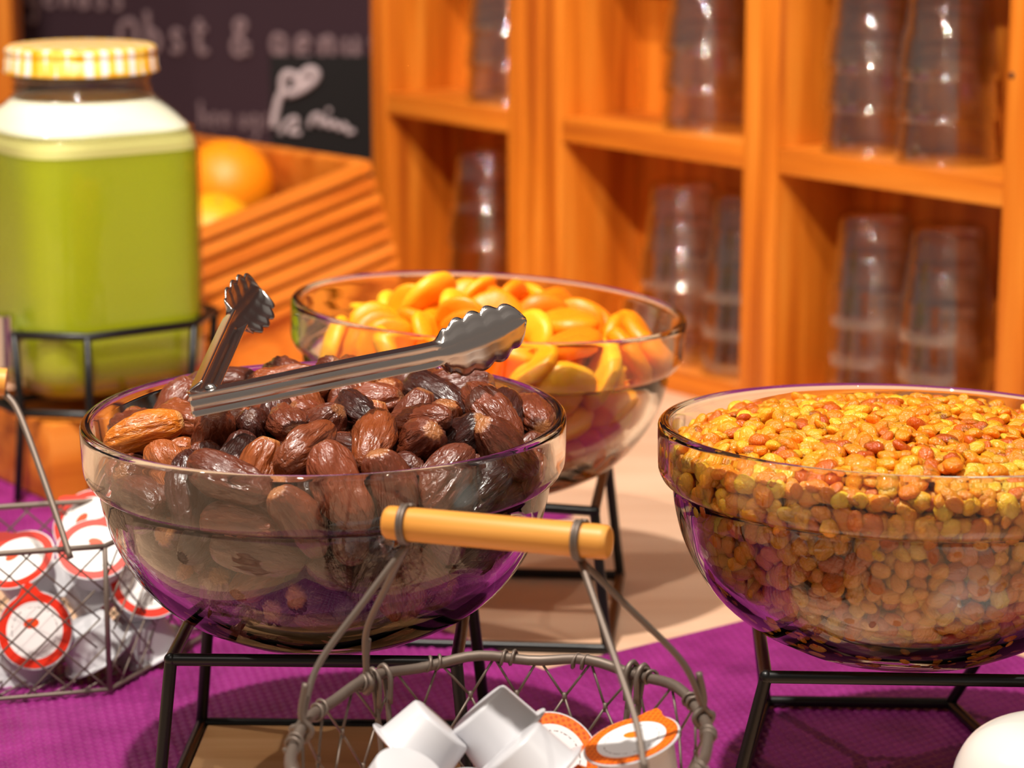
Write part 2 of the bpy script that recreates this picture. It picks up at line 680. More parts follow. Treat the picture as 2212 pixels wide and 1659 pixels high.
def placemat(corner, l1, l2, label, dz=0.0, d1=E1, d2=E2):
    """woven mat: corner point, lengths along d1 and d2; dimpled relief"""
    st = 0.00125
    n1, n2 = int(l1 / st), int(l2 / st)
    i = np.arange(n1 + 1)
    j = np.arange(n2 + 1)
    A, B = np.meshgrid(i * l1 / n1, j * l2 / n2, indexing='ij')
    p = 0.0062
    row = np.floor(B / p)
    h = np.abs(np.sin(math.pi * B / p)) ** 0.7 * (0.55 + 0.45 * np.cos(2 * math.pi * (A / (p * 0.9)) + math.pi * row))
    Z = dz + MAT_T * 0.35 + 0.0015 * h
    edge = (A < 0.003) | (A > l1 - 0.003) | (B < 0.003) | (B > l2 - 0.003)
    Z = np.where(edge, dz + MAT_T * 0.8, Z)
    rim = (A < 1e-6) | (A > l1 - 1e-6) | (B < 1e-6) | (B > l2 - 1e-6)
    Z = np.where(rim, dz + 0.0003, Z)
    X = corner[0] + d1.x * A + d2.x * B
    Y = corner[1] + d1.y * A + d2.y * B
    V = np.stack([X, Y, Z], -1).reshape(-1, 3)
    k = np.arange(n1)[:, None] * (n2 + 1) + np.arange(n2)[None, :]
    Fq = np.stack([k, k + n2 + 1, k + n2 + 2, k + 1], -1).reshape(-1, 4)
    me = bpy.data.meshes.new('placemat')
    me.from_pydata(V.tolist(), [], Fq[:, ::-1].tolist())
    me.polygons.foreach_set('use_smooth', [True] * len(me.polygons))
    me.materials.append(M['purple'])
    o = bpy.data.objects.new('placemat', me)
    COL.objects.link(o)
    tag(o, label, 'placemat')
    return o


QB = Vector((0.005, 1.430, 0))
placemat(QB - E2 * 0.20 - E1 * 0.34, 0.34, 0.45, 'purple woven placemat under the date bowl stand')
placemat(Vector((0.0165, 1.411, 0)), 0.239, 0.42, 'purple woven placemat under the raisin bowl stand', dz=0.0004,
         d1=E1, d2=(E2 + Vector((-0.035, -0.03, 0))).normalized())
placemat(Vector((0.043, 1.742, 0)) - E2 * 0.42 - E1 * 0.33, 0.33, 0.42, 'purple woven placemat behind the apricot bowl, mostly hidden')

# ------------------------------------------------------------------ shelf of drinking glasses
AZ = math.radians(38.2)
U = Vector((math.sin(AZ), -math.cos(AZ), 0))
INN = Vector((math.cos(AZ), math.sin(AZ), 0))
SQ = W(1440, 845, 0)


def s_at(px, z=0.2):
    lo, hi = -2.0, 1.0
    for _ in range(50):
        m = (lo + hi) / 2
        if PX((SQ + U * m) + Vector((0, 0, z)))[0] < px:
            lo = m
        else:
            hi = m
    return lo


S = {k: s_at(k) for k in (803, 834, 1096, 1212, 1604, 1677, 2164)}
S_END = S[2164] + 0.026
S0 = S[803]
DEP = 0.088
TOPZ = 0.43
shelf = empty('glass_shelf', SQ + U * S0, (0, 0, math.atan2(U.y, U.x)))
tag(shelf, 'orange wooden shelf unit with open compartments for drinking glasses', 'shelf')


def sbox(name, s0, s1, d0, d1, z0, z1, mat, bev=0.0015):
    mb = MB()
    c = ((s0 + s1) / 2 - S0, (d0 + d1) / 2, (z0 + z1) / 2)
    h = ((s1 - s0) / 2, (d1 - d0) / 2, (z1 - z0) / 2)
    mb.box([-x for x in h], h, bev=bev)
    o = mb.build(name, mat, shelf, auto=30)
    o.location = c
    return o


ups = [(S[803], S[834])]
w3 = (S[1212] - S[1096]) / 3
ups += [(S[1096] + w3 * i, S[1096] + w3 * (i + 1) - 0.0006) for i in range(3)]
w2 = (S[1677] - S[1604]) / 2
ups += [(S[1604], S[1604] + w2 - 0.0005), (S[1604] + w2, S[1677])]
ups += [(S[2164], S_END)]
for a, b in ups:
    last_up = sbox('upright_panel', a, b, 0, DEP, 0.0, TOPZ, M['shelf_v'])
bays = [(S[834], S[1096]), (S[1212], S[1604]), (S[1677], S[2164])]
for i, (a, b) in enumerate(bays):
    for z0, z1 in ((0.0, 0.019), (0.1955, 0.2155), (0.392, 0.412)):
        sbox('shelf_board', a + 0.0002, b - 0.0002, 0.0008, DEP, z0, z1, M['shelf_h'])
    sbox('back_panel', a - 0.004, b + 0.004, DEP + 0.0002, DEP + 0.008, 0.0, TOPZ, M['shelf_v'], 0)
# dark knot / screw hole in the right upright
kp = MB()
kp.lathe([(0, 0.0006), (0.0022, 0.0004), (0.0026, 0)], 14)
kn = kp.build('screw_head', plain('dark_screw', srgb(50, 24, 10), 0.5), shelf)
kn.rotation_euler = (math.pi / 2, 0, 0)
kn.location = (0.0045 - (S_END - S[2164]) / 2, -DEP / 2 - 0.0001, 0.290 - TOPZ / 2)
kn.parent = last_up

# wooden post at the far left
pp = W(0, 400, 0)
mb = MB()
mb.box((-0.5, -0.03, 0), (0.0, 0.03, 1.0), bev=0.002)
post = mb.build('wooden_post', M['shelf_v'], auto=30, loc=WY(42, 200, 2.9) * 1)
post.location.z = 0
tag(post, 'wide orange wooden post standing beside the dark menu board', 'post')

# ------------------------------------------------------------------ chalkboards
GL = {
    'O': [[(.5, 1), (.15, .8), (.05, .4), (.3, 0), (.7, .05), (.9, .5), (.75, .9), (.45, 1)]],
    'b': [[(.2, 1.3), (.25, .5), (.2, 0), (.6, 0), (.8, .35), (.5, .65), (.25, .5)]],
    's': [[(.7, .6), (.4, .7), (.3, .5), (.6, .25), (.5, .02), (.15, .08)]],
    't': [[(.4, 1.1), (.35, .3), (.5, 0), (.8, .1)], [(.1, .75), (.75, .8)]],
    '&': [[(.9, 0), (.3, .8), (.4, 1.1), (.7, 1.05), (.65, .8), (.2, .45), (.15, .1), (.5, 0), (.9, .4)]],
    'g': [[(.7, .6), (.3, .65), (.15, .3), (.4, .05), (.7, .3), (.72, .65), (.7, -.2), (.5, -.55), (.15, -.4)]],
    'e': [[(.15, .3), (.7, .4), (.55, .66), (.25, .55), (.15, .25), (.4, 0), (.8, .1)]],
    'n': [[(.15, .65), (.2, 0), (.25, .45), (.5, .66), (.7, .5), (.72, 0)]],
    'u': [[(.15, .65), (.15, .2), (.35, 0), (.65, .15), (.7, .65), (.75, 0)]],
    'h': [[(.2, 1.3), (.2, 0), (.25, .45), (.5, .66), (.7, .5), (.75, 0)]],
    ' ': [],
}


def writing(name, text, o0, ex, ey, size, adv, rad, mat, parent):
    """chalk strokes: origin, unit right, unit up in the board plane"""
    mb = MB()
    x = 0
    for ch in text:
        for st in GL[ch]:
            pts = smooth_path([o0 + ex * ((x + a * 0.8) * size * adv) + ey * (b * size) for a, b in st], 5 * len(st))
            mb.tube(pts, rad, 6)
        x += 1 if ch != ' ' else 0.6
    o = mb.build(name, mat)
    o['kind'] = 'stuff'
    o.parent = parent
    o.matrix_parent_inverse = parent.matrix_world.inverted()
    return o


YB = 3.24
mb = MB()
bl, br = WY(48, 500, YB).x, WY(1000, 500, YB).x
mb.box((bl, YB, 0.02), (br, YB + 0.03, 1.1), bev=0.002)
menu = mb.build('menu_board', M['menu_board'], auto=30)
tag(menu, 'large dark slate menu board with pale chalk handwriting behind the crate', 'menu board')
bpy.context.view_layer.update()
ex = (WY(800, 60, YB) - WY(260, 40, YB))
ex.y = 0
ex.normalize()
ey = Vector((0, 0, 1))
yb = YB - 0.003
k = YB / F_PX * 1.02
writing('chalk_writing', 'Obst & genuss hu', WY(258, 108, yb), ex, ey, 64 * k, 0.80, 6.5 * k, M['chalk2'], menu)
writing('chalk_writing', 'genuss', WY(56, 12, yb), ex, ey, 60 * k, 0.6, 5 * k, M['chalk2'], menu)
writing('chalk_writing', 'hen ugst', WY(430, 272, yb), ex, ey, 40 * k, 0.6, 3 * k, M['chalk2'], menu)

YS = 2.72
mb = MB()
sl, sr = WY(584, 200, YS), WY(840, 200, YS)
zt = WY(700, 122, YS).z
mb.box((sl.x, YS, 0.0), (sr.x, YS + 0.012, zt), bev=0.001)
sign = mb.build('chalk_sign', M['black_board'], auto=30)
tag(sign, 'small black chalk sign with a white leaf drawing behind the crate', 'sign')
bpy.context.view_layer.update()
ys = YS - 0.002
k2 = YS / F_PX * 1.02
mb = MB()
for st, r in (([(592, 275), (596, 240), (606, 205), (622, 195)], 8), ([(612, 205), (610, 175), (620, 158), (640, 165), (645, 185)], 8),
              ([(620, 205), (650, 195), (678, 175), (684, 158), (668, 150), (648, 168), (636, 190)], 9), ([(640, 190), (665, 170)], 8)):
    mb.tube(smooth_path([WY(a, b, ys) for a, b in st], 16), r * k2, 8)
o = mb.build('leaf_drawing', M['chalk'])
o.parent = sign
o.matrix_parent_inverse = sign.matrix_world.inverted()
mb = MB()
for st, r in (([(605, 290), (622, 262), (638, 255), (640, 270), (626, 285), (650, 288)], 5), ([(668, 275), (676, 252), (692, 250), (690, 272), (704, 258), (712, 276), (722, 262), (732, 280), (744, 268), (752, 286), (766, 282)], 5), ([(706, 238), (714, 240)], 5)):
    mb.tube(smooth_path([WY(a, b, ys) for a, b in st], 30), r * k2, 8)
o = mb.build('chalk_writing', M['chalk'])
o['kind'] = 'stuff'
o.parent = sign
o.matrix_parent_inverse = sign.matrix_world.inverted()

# ------------------------------------------------------------------ glass bowls
RB, HB = 0.1165, 0.1085


def bowl_profile(n=6):
    out = [(0, 0.0), (0.030, 0.0), (0.046, 0.0016), (0.060, 0.0072), (0.074, 0.0150), (0.0865, 0.0255), (0.0960, 0.0380), (0.1030, 0.0520),
           (0.1072, 0.0660), (0.1088, 0.0765), (0.1092, 0.0785), (0.1128, 0.0802), (0.1150, 0.0835), (0.1160, 0.0880), (0.1165, 0.1040), (0.1163, 0.1066)]
    top = [(0.1152, 0.1080), (0.1135, 0.1085), (0.1120, 0.1078), (0.1113, 0.1060)]
    inn = [(0.1108, 0.0900), (0.1100, 0.0820), (0.1062, 0.0780), (0.1045, 0.0740), (0.1022, 0.0650), (0.0978, 0.0520), (0.0908, 0.0395), (0.0812, 0.0285), (0.0690, 0.0195), (0.0550, 0.0125), (0.038, 0.0080), (0.018, 0.0062), (0, 0.0058)]
    return out + top + inn, inn


PROF, INNER = bowl_profile()


def smooth_profile(p, k=3):
    v = smooth_path([Vector((a, 0, b)) for a, b in p], len(p) * k)
    return [(max(q.x, 0.0), q.z) for q in v]


mbw = MB()
sp_ = smooth_profile(PROF, 3)
sp_[0] = (0, sp_[0][1])
sp_[-1] = (0, sp_[-1][1])
mbw.lathe(sp_, 96)
BOWL_ME = mbw.mesh('glass_bowl', M['glass'])

BOWLS = {}


def put_bowl(key, cx, cy, zr, tx, ty, label):
    up = Vector((-tx, -ty, 1)).normalized()
    q = Vector((0, 0, 1)).rotation_difference(up)
    base = Vector((cx, cy, zr)) - up * HB
    o = inst('glass_bowl', BOWL_ME, None, base, tuple(q))
    tag(o, label, 'bowl', 'clear glass bowls on black stands')
    BOWLS[key] = (base, q, o)
    return o


put_bowl('date', -0.0902, 1.2363, 0.1893, 0.0056, 0.0177, 'clear glass bowl heaped with brown dates on a black stand')
put_bowl('raisin', 0.1853, 1.2099, 0.1893, -0.019, -0.037, 'clear glass bowl full of golden raisins on a black stand')
put_bowl('apricot', -0.0132, 1.5266, 0.1885, -0.060, -0.0075, 'clear glass bowl of dried orange apricots set behind the dates')


def stand(corners_t, corners_b, label, r=0.0030):
    """corners in order FL FR BR BL"""
    root = empty('bowl_stand', sum(corners_b, Vector()) / 4)
    tag(root, label, 'stand', 'black bowl stands')
    off = -Vector(root.location)
    T = [c + off for c in corners_t]
    B = [c + off for c in corners_b]
    for P, nm in ((T, 'top_bar'), (B, 'base_bar')):
        for i in range(4):
            mb = MB()
            mb.tube([P[i], P[(i + 1) % 4]], r, 12)
            mb.build(nm, M['black_metal'], root, auto=40)
    for i in range(4):
        mb = MB()
        mb.tube([T[i], B[i]], r, 12)
        mb.build('leg', M['black_metal'], root, auto=40)
    for P in T + B:
        mb = MB()
        bm = bmesh.new()
        bmesh.ops.create_uvsphere(bm, u_segments=12, v_segments=8, radius=r * 1.12)
        bmesh.ops.translate(bm, verts=bm.verts, vec=P)
        bm.verts.index_update()
        mb.add([v.co for v in bm.verts], [[v.index for v in f.verts] for f in bm.faces])
        bm.free()
        mb.build('weld_joint', M['black_metal'], root)
    return root


def sq(c, w, yaw, z, dy=0.0, wd_=None):
    wd_ = wd_ or w
    out = []
    for a, b in ((-w / 2, -wd_ / 2), (w / 2, -wd_ / 2), (w / 2, wd_ / 2), (-w / 2, wd_ / 2)):
        b += dy
        out.append(Vector((c[0] + a * math.cos(yaw) - b * math.sin(yaw), c[1] + a * math.sin(yaw) + b * math.cos(yaw), z)))
    return out


zb = MAT_T + 0.0030
HS = 0.0865
stand(sq((-0.0902, 1.2363), 0.1328, -0.03, HS), sq((-0.0902, 1.2363), 0.1494, -0.03, zb), 'black metal stand holding up the bowl of dates')
stand(sq((0.1853, 1.2099), 0.1328, -0.048, HS), [W(1562, 1812, zb), Vector((0.3706 - W(1562, 1812, zb).x, W(1562, 1812, zb).y - 0.008, zb)), Vector((0.3706 - W(1654, 1514, zb).x, W(1654, 1514, zb).y - 0.004, zb)), W(1654, 1514, zb)], 'black metal stand holding up the bowl of raisins')
stand([v + Vector((0, 0, (v.x + 0.0132) * -0.05)) for v in sq((-0.0132, 1.5266), 0.1328, -0.0895, HS - 0.0015)], sq((-0.0132, 1.5266), 0.1494, -0.0895, 0.0030), 'black metal stand holding up the bowl of apricots')
# board inside the date stand
mb = MB()
mb.box((-0.071, -0.071, 0), (0.071, 0.071, 0.0035), bev=0.001)
b = mb.build('wooden_board', M['board'], auto=30, loc=(-0.0902, 1.2363, MAT_T), rot=(0, 0, -0.03))
tag(b, 'thin square wooden board lying inside the date stand base', 'board')

# ------------------------------------------------------------------ packing of fruit in a bowl (position based)
def seg_dist(P, poly):
    """signed distance of (r,z) points to an open/closed polyline chain, positive inside, with inward normal"""
    best = np.full(len(P), 1e9)
    nrm = np.zeros_like(P)
    for (ax, az), (bx, bz) in zip(poly[:-1], poly[1:]):
        a = np.array([ax, az])
        d = np.array([bx - ax, bz - az])
        L2 = (d ** 2).sum()
        if L2 < 1e-14:
            continue
        t_ = np.clip(((P - a) @ d) / L2, 0, 1)
        q = a + t_[:, None] * d
        e = P - q
        dist = np.sqrt((e ** 2).sum(1))
        n = np.array([-d[1], d[0]]) / math.sqrt(L2)
        sgn = np.sign(e @ n)
        sgn[sgn == 0] = 1
        m = dist < np.abs(best) - 1e-9
        best = np.where(m, dist * sgn, best)
        nrm[m] = n
    return best, nrm


def pack(n, offs, rad, poly, seed, iters, grav, scales):
    """rigid multi-sphere bodies relaxed inside a revolved polygon"""
    rg = np.random.default_rng(seed)
    k = len(offs)
    offs = np.array(offs)
    C = []
    polyr = max(p[0] for p in poly)
    zlo, zhi = min(p[1] for p in poly), max(p[1] for p in poly)
    while len(C) < n:
        c = np.array([rg.uniform(-polyr, polyr), rg.uniform(-polyr, polyr), rg.uniform(zlo, zhi)])
        r = math.hypot(c[0], c[1])
        d, _ = seg_dist(np.array([[r, c[2]]]), poly)
        if d[0] > 0.008:
            C.append(c)
    C = np.array(C)
    Q = rg.normal(size=(n, 3, 3))
    Q, _ = np.linalg.qr(Q)
    Q[np.linalg.det(Q) < 0, :, 0] *= -1
    sc = np.array(scales(rg, n))
    lo = offs[None] * sc[:, None, None]
    rr = np.repeat(sc, k) * np.tile(rad, n)
    body = np.repeat(np.arange(n), k)
    same = body[:, None] == body[None, :]
    S_ = rr[:, None] + rr[None, :]
    for it in range(iters):
        P = (np.einsum('nij,nkj->nki', Q, lo) + C[:, None]).reshape(-1, 3)
        P0 = P.copy()
        P[:, 2] -= grav
        for sub in range(2):
            D2 = ((P ** 2).sum(1)[:, None] + (P ** 2).sum(1)[None] - 2 * P @ P.T)
            hit = (D2 < S_ ** 2) & ~same
            I, J = np.nonzero(np.triu(hit))
            if len(I):
                d = P[I] - P[J]
                l = np.sqrt((d ** 2).sum(1)) + 1e-9
                c = (S_[I, J] - l) * 0.42
                mv = d / l[:, None] * c[:, None]
                acc = np.zeros_like(P)
                cnt = np.zeros(len(P))
                np.add.at(acc, I, mv)
                np.add.at(acc, J, -mv)
                np.add.at(cnt, I, 1)
                np.add.at(cnt, J, 1)
                P += acc / np.maximum(1, cnt * 0.5)[:, None]
            r = np.sqrt(P[:, 0] ** 2 + P[:, 1] ** 2) + 1e-9
            d, nn = seg_dist(np.stack([r, P[:, 2]], 1), poly)
            pen = np.maximum(0, rr - d)
            P[:, 0] += P[:, 0] / r * nn[:, 0] * pen
            P[:, 1] += P[:, 1] / r * nn[:, 0] * pen
            P[:, 2] += nn[:, 1] * pen
        P = P.reshape(n, k, 3)
        C = P.mean(1) - 0
        if k == 3:
            ax = P[:, 2] - P[:, 0]
            ax /= np.linalg.norm(ax, axis=1)[:, None] + 1e-9
            oth = Q[:, :, 0]
            oth = oth - (oth * ax).sum(1)[:, None] * ax
            oth /= np.linalg.norm(oth, axis=1)[:, None] + 1e-9
            Q = np.stack([oth, np.cross(ax, oth), ax], -1)
        else:
            A = np.einsum('nki,nkj->nij', P - C[:, None], lo)
            u, s_, vt = np.linalg.svd(A)
            dd = np.sign(np.linalg.det(u @ vt))
            u[:, :, 2] *= dd[:, None]
            Q = u @ vt
    return C, Q, sc


def inner_poly(mound):
    """inner bowl wall bottom -> rim, then a mound line back to the axis (r decreasing)"""
    wall = [(r, z) for r, z in reversed(INNER)]
    return wall + [(0.1113, 0.1060)] + mound


def put_fruit(key, name, meshes, C, Q, sc, label, cat, group, top_z):
    base, q, _ = BOWLS[key]
    out = []
    for i in range(len(C)):
        r_, z_ = math.hypot(C[i][0], C[i][1]), C[i][2]
        dw = seg_dist(np.array([[r_, z_]]), [w_ for w_ in reversed(INNER)])[0][0]
        if abs(dw) > 0.036 and z_ < top_z - 0.028:
            continue        # deep in the heap, nothing of it shows
        m3 = Matrix(Q[i].tolist())
        qq = q @ m3.to_quaternion()
        p = base + q @ Vector(C[i])
        o = bpy.data.objects.new(name, meshes[i % len(meshes)])
        COL.objects.link(o)
        o.location = p
        o.rotation_mode = 'QUATERNION'
        o.rotation_quaternion = qq
        o.scale = (sc[i],) * 3
        place = 'on top of the heap' if z_ > top_z - 0.10 * (r_ / 0.11) ** 2 * 0.15 else ('against the glass' if abs(dw) < 0.014 else 'buried')
        tag(o, label(i % len(meshes), place), cat, group)
        out.append(o)
    return out


# ---- dates
def date_mesh(seed, mat):
    rg = random.Random(seed)
    nu, nv = 44, 26
    L, Rr = 0.0202 * rg.uniform(0.94, 1.06), 0.0100 * rg.uniform(0.92, 1.06)
    flat = rg.uniform(0.82, 0.98)
    bend = rg.uniform(-0.0022, 0.0022)
    o = Vector((rg.uniform(-50, 50), rg.uniform(-50, 50), rg.uniform(-50, 50)))
    vs, fs = [], []
    wr = rg.uniform(0.05, 0.15)
    for i in range(nv + 1):
        t_ = -math.cos(math.pi * i / nv)
        prof = max(0.0, 1 - abs(t_) ** 2.5) ** 0.52
        prof *= 1 + 0.06 * t_
        for j in range(nu):
            a = 2 * math.pi * j / nu
            d = Vector((math.cos(a), math.sin(a), 0))
            w = noise.noise(o + Vector((d.x * 2.4, d.y * 2.4, t_ * 0.8))) * wr
            w -= max(0.0, 1 - abs(noise.noise(o * 2 + Vector((d.x * 4.2, d.y * 4.2, t_ * 0.9)))) * 5) * 0.15
            w -= max(0.0, 1 - abs(noise.noise(o * 4 + Vector((d.x * 2.2, d.y * 2.2, t_ * 1.9)))) * 6) * 0.09
            lump = noise.noise(o * 3 + Vector((d.x * 0.9, d.y * 0.9, t_ * 1.6))) * 0.2
            r = Rr * prof * (1 + w + lump)
            z = L * t_
            if t_ > 0.93:
                z -= 0.0012 * (t_ - 0.93) / 0.07
            vs.append((r * d.x + bend * (t_ * t_ - 0.4), r * d.y * flat, z))
    for i in range(nv):
        for j in range(nu):
            j2 = (j + 1) % nu
            fs.append((i * nu + j, i * nu + j2, (i + 1) * nu + j2, (i + 1) * nu + j))
    mb = MB()
    mb.add(vs, fs)
    me = mb.mesh('date', mat)
    return me


DT = ['dark'] * 5 + ['brown'] * 8 + ['chestnut'] * 3
DM = [date_mesh(i, M['date_' + DT[i]]) for i in range(16)]
poly = inner_poly([(0.104, 0.117), (0.092, 0.127), (0.060, 0.134), (0.0, 0.136)])
C, Q, sc = pack(285, [(0, 0, -0.0112), (0, 0, 0), (0, 0, 0.0112)], [0.0084, 0.0093, 0.0084], poly, 3, 130, 0.0003, lambda rg, n: rg.uniform(0.92, 1.17, n))
dates = put_fruit('date', 'date', DM, C, Q, sc, 
                  lambda m, pl: {'dark': 'dark plum-brown', 'brown': 'reddish brown', 'chestnut': 'light chestnut'}[DT[m]] + ' wrinkled date ' + {'on top of the heap': 'on top of the heap under the steel tongs', 'against the glass': 'pressed against the inside of the date bowl glass', 'buried': 'buried inside the heap of dates'}[pl],
                  'date', 'dates in the glass bowl', 0.102)
tgt = WY(312, 930, 1.200)
am = min(dates, key=lambda o: (o.location - tgt).length)
am.data = date_mesh(77, M['amber'])
am.location = tgt
am.scale = (0.95,) * 3
am.rotation_quaternion = Vector((0, 0, 1)).rotation_difference(Vector((0.92, 0.25, 0.22)))
tag(am, 'smooth light amber date lying against the rim of the date bowl', 'date', 'dates in the glass bowl')

# ---- apricots
def apricot_mesh(seed, mat):
    rg = random.Random(seed)
    nu, nv = 24, 14
    Rr, T = 0.0192 * rg.uniform(0.92, 1.05), 0.0058 * rg.uniform(0.85, 1.15)
    el = rg.uniform(0.85, 1.0)
    o = Vector((rg.uniform(-50, 50), rg.uniform(-50, 50), rg.uniform(-50, 50)))
    cup = rg.uniform(-0.0022, 0.0022)
    vs, fs = [], []
    for i in range(nv + 1):
        ph = math.pi * i / nv
        for j in range(nu):
            a = 2 * math.pi * j / nu
            rr = math.sin(ph) ** 0.7
            zz = -math.cos(ph)
            zz = math.copysign(abs(zz) ** 0.8, zz)
            w = 1 + 0.10 * noise.noise(o + Vector((math.cos(a) * 1.4, math.sin(a) * 1.4, zz * 0.4)))
            x, y = Rr * rr * math.cos(a) * w, Rr * el * rr * math.sin(a) * w
            dent = -0.0012 * math.exp(-((x / (Rr * 0.4)) ** 2 + (y / (Rr * 0.22)) ** 2)) * zz
            z = T * zz * (1 + 0.35 * noise.noise(o * 2 + Vector((x * 90, y * 90, zz * 0.5)))) + dent + cup * ((x * x - y * y) / (Rr * Rr)) * 1.4
            vs.append((x, y, z))
    for i in range(nv):
        for j in range(nu):
            j2 = (j + 1) % nu
            fs.append((i * nu + j, i * nu + j2, (i + 1) * nu + j2, (i + 1) * nu + j))
    mb = MB()
    mb.add(vs, fs)
    return mb.mesh('apricot', mat)


AM = [apricot_mesh(100 + i, M['apricot_deep' if i < 6 else 'apricot_bright']) for i in range(12)]
poly = inner_poly([(0.106, 0.107), (0.090, 0.118), (0.060, 0.127), (0.0, 0.131)])
ring = [(0.0112 * math.cos(a), 0.0112 * math.sin(a), 0) for a in [i * math.pi / 3 for i in range(6)]]
C, Q, sc = pack(176, [(0, 0, 0)] + ring, [0.0066] * 7, poly, 5, 70, 0.0003, lambda rg, n: rg.uniform(0.92, 1.18, n))
put_fruit('apricot', 'dried_apricot', AM, C, Q, sc, lambda m, pl: ('deep orange' if m < 6 else 'bright yellow-orange') + ' dried apricot ' + {'on top of the heap': 'on top of the heap in the rear glass bowl', 'against the glass': 'pressed against the glass of the rear bowl', 'buried': 'buried inside the apricot heap'}[pl],
          'apricot', 'dried apricots in the rear glass bowl', 0.096)

# ---- raisins: shell of raisins over mound and bowl wall
def raisin_verts(seed, nu=16, nv=10):
    rg = random.Random(seed)
    L, Rr = 0.0053 * rg.uniform(0.82, 1.15), 0.0039 * rg.uniform(0.88, 1.15)
    flat = rg.uniform(0.48, 0.78)
    o = Vector((rg.uniform(-50, 50), rg.uniform(-50, 50), rg.uniform(-50, 50)))
    vs, fs = [], []
    for i in range(nv + 1):
        t_ = -math.cos(math.pi * i / nv)
        prof = max(0.0, 1 - abs(t_) ** 2.3) ** 0.5
        for j in range(nu):
            a = 2 * math.pi * j / nu
            d = Vector((math.cos(a), math.sin(a), 0))
            w = 1 + 0.22 * noise.noise(o + Vector((d.x * 1.6, d.y * 1.6, t_ * 1.1))) - max(0.0, 1 - abs(noise.noise(o * 2 + Vector((d.x * 2.6, d.y * 2.6, t_ * 1.0)))) * 4) * 0.13
            vs.append((Rr * prof * w * d.x, Rr * prof * w * d.y * flat, L * t_))
    for i in range(nv):
        for j in range(nu):
            j2 = (j + 1) % nu
            fs.append((i * nu + j, i * nu + j2, (i + 1) * nu + j2, (i + 1) * nu + j))
    return vs, fs


RV = [raisin_verts(200 + i) for i in range(14)]
RM = []
for vs, fs in RV:
    mb = MB()
    mb.add(vs, fs)
    RM.append([mb.mesh('golden_raisin', M['raisin_' + tn]) for tn in RTONE])
base, q, _ = BOWLS['raisin']
mound = [(0.1085, 0.0985), (0.098, 0.1035), (0.080, 0.1085), (0.050, 0.1125), (0.020, 0.1145), (0.0, 0.1150)]
wallp = [(r, z) for r, z in reversed(INNER)][1:] + [(0.1111, 0.0985)]
surf = []
rg = random.Random(11)


def sample_chain(chain, inset, spacing):
    pts = []
    for (ra, za), (rb, zb_) in zip(chain[:-1], chain[1:]):
        L = math.hypot(rb - ra, zb_ - za)
        steps = max(1, round(L / (spacing * 0.86)))
        for s_ in range(steps):
            u = (s_ + 0.5) / steps
            r_, z_ = ra + (rb - ra) * u, za + (zb_ - za) * u
            n = Vector((-(zb_ - za), 0, rb - ra)).normalized()
            r2, z2 = r_ + n.x * inset, z_ + n.z * inset
            if r2 < 0.002:
                continue
            cnt = max(1, int(2 * math.pi * r2 / spacing))
            ph = rg.uniform(0, 6.28)
            for c in range(cnt):
                a = ph + 2 * math.pi * (c + rg.uniform(-0.28, 0.28)) / cnt
                pts.append((Vector((r2 * math.cos(a), r2 * math.sin(a), z2)), Vector((n.x * math.cos(a), n.x * math.sin(a), n.z))))
    return pts


lay = []
for ins, spc in ((0.0026, 0.0076), (0.0060, 0.0082)):
    for p, n in sample_chain(mound, ins, spc):
        lay.append((p, n, 'top'))
for ins, spc in ((0.0040, 0.0078), (0.0076, 0.0086)):
    for p, n in sample_chain([w for w in wallp if w[1] < 0.1], ins, spc):
        lay.append((p, n, 'wall'))
items = []
for p, n, kd in lay:
    jit = Vector((rg.gauss(0, 1), rg.gauss(0, 1), rg.gauss(0, 1))) * 0.0011
    p = p + jit
    # long axis mostly along the surface
    tdir = Vector((rg.gauss(0, 1), rg.gauss(0, 1), rg.gauss(0, 1)))
    tdir = (tdir - n * tdir.dot(n) * 0.5).normalized()
    side = (n.cross(tdir)).normalized()
    up = tdir.cross(side)
    m3 = Matrix((side, up, tdir)).transposed()
    qq = q @ m3.to_quaternion()
    items.append((base + q @ p, qq, rg.uniform(0.88, 1.2), rg.randrange(len(RM)), kd, q @ n, rg.choices((0, 1, 2), (0.60, 0.22, 0.18))[0]))
camp = Vector((0, 0, CAM_H))


def vis(it):
    P, nn = it[0], it[5]
    x, y = PX(P)
    facing = (camp - P).normalized().dot(nn if it[4] == 'top' else -nn)
    ok = 0 < x < 2212 and 0 < y < 1659 and facing > 0.12
    return ok


order = sorted(range(len(items)), key=lambda i: (not vis(items[i]), (items[i][0] - camp).length + (0.012 if items[i][4] == 'wall' else 0)))
top_out = [i for i in order if vis(items[i])]
pick = set(top_out[:300])
for i in pick:
    P, qq, s_, mi, kd, nn, lp = items[i]
    o = bpy.data.objects.new('golden_raisin', RM[mi][lp])
    COL.objects.link(o)
    o.location = P
    o.rotation_mode = 'QUATERNION'
    o.rotation_quaternion = qq
    o.scale = (s_,) * 3
    where = 'on top of the heap in the raisin bowl' if kd == 'top' else 'pressed against the inside of the raisin bowl glass'
    tag(o, ('plump golden raisin ', 'pale yellow raisin ', 'dark amber raisin ')[lp] + where, 'raisin', 'raisins in the glass bowl')
big = MB()
tones = []
for i, (P, qq, s_, mi, kd, nn, lp) in enumerate(items):
    if kd == 'wall' and (camp - P).normalized().dot(-nn) < -0.45:
        continue        # far side of the bowl, buried behind the heap
    if i in pick:
        continue
    m4 = Matrix.LocRotScale(P, qq, Vector((s_,) * 3))
    vs, fs = RV[mi]
    big.add([m4 @ Vector(v) for v in vs], fs)
    tones += [lp] * len(fs)
me = bpy.data.meshes.new('golden_raisin_heap')
me.from_pydata(big.v, [], big.f)
me.polygons.foreach_set('use_smooth', [True] * len(me.polygons))
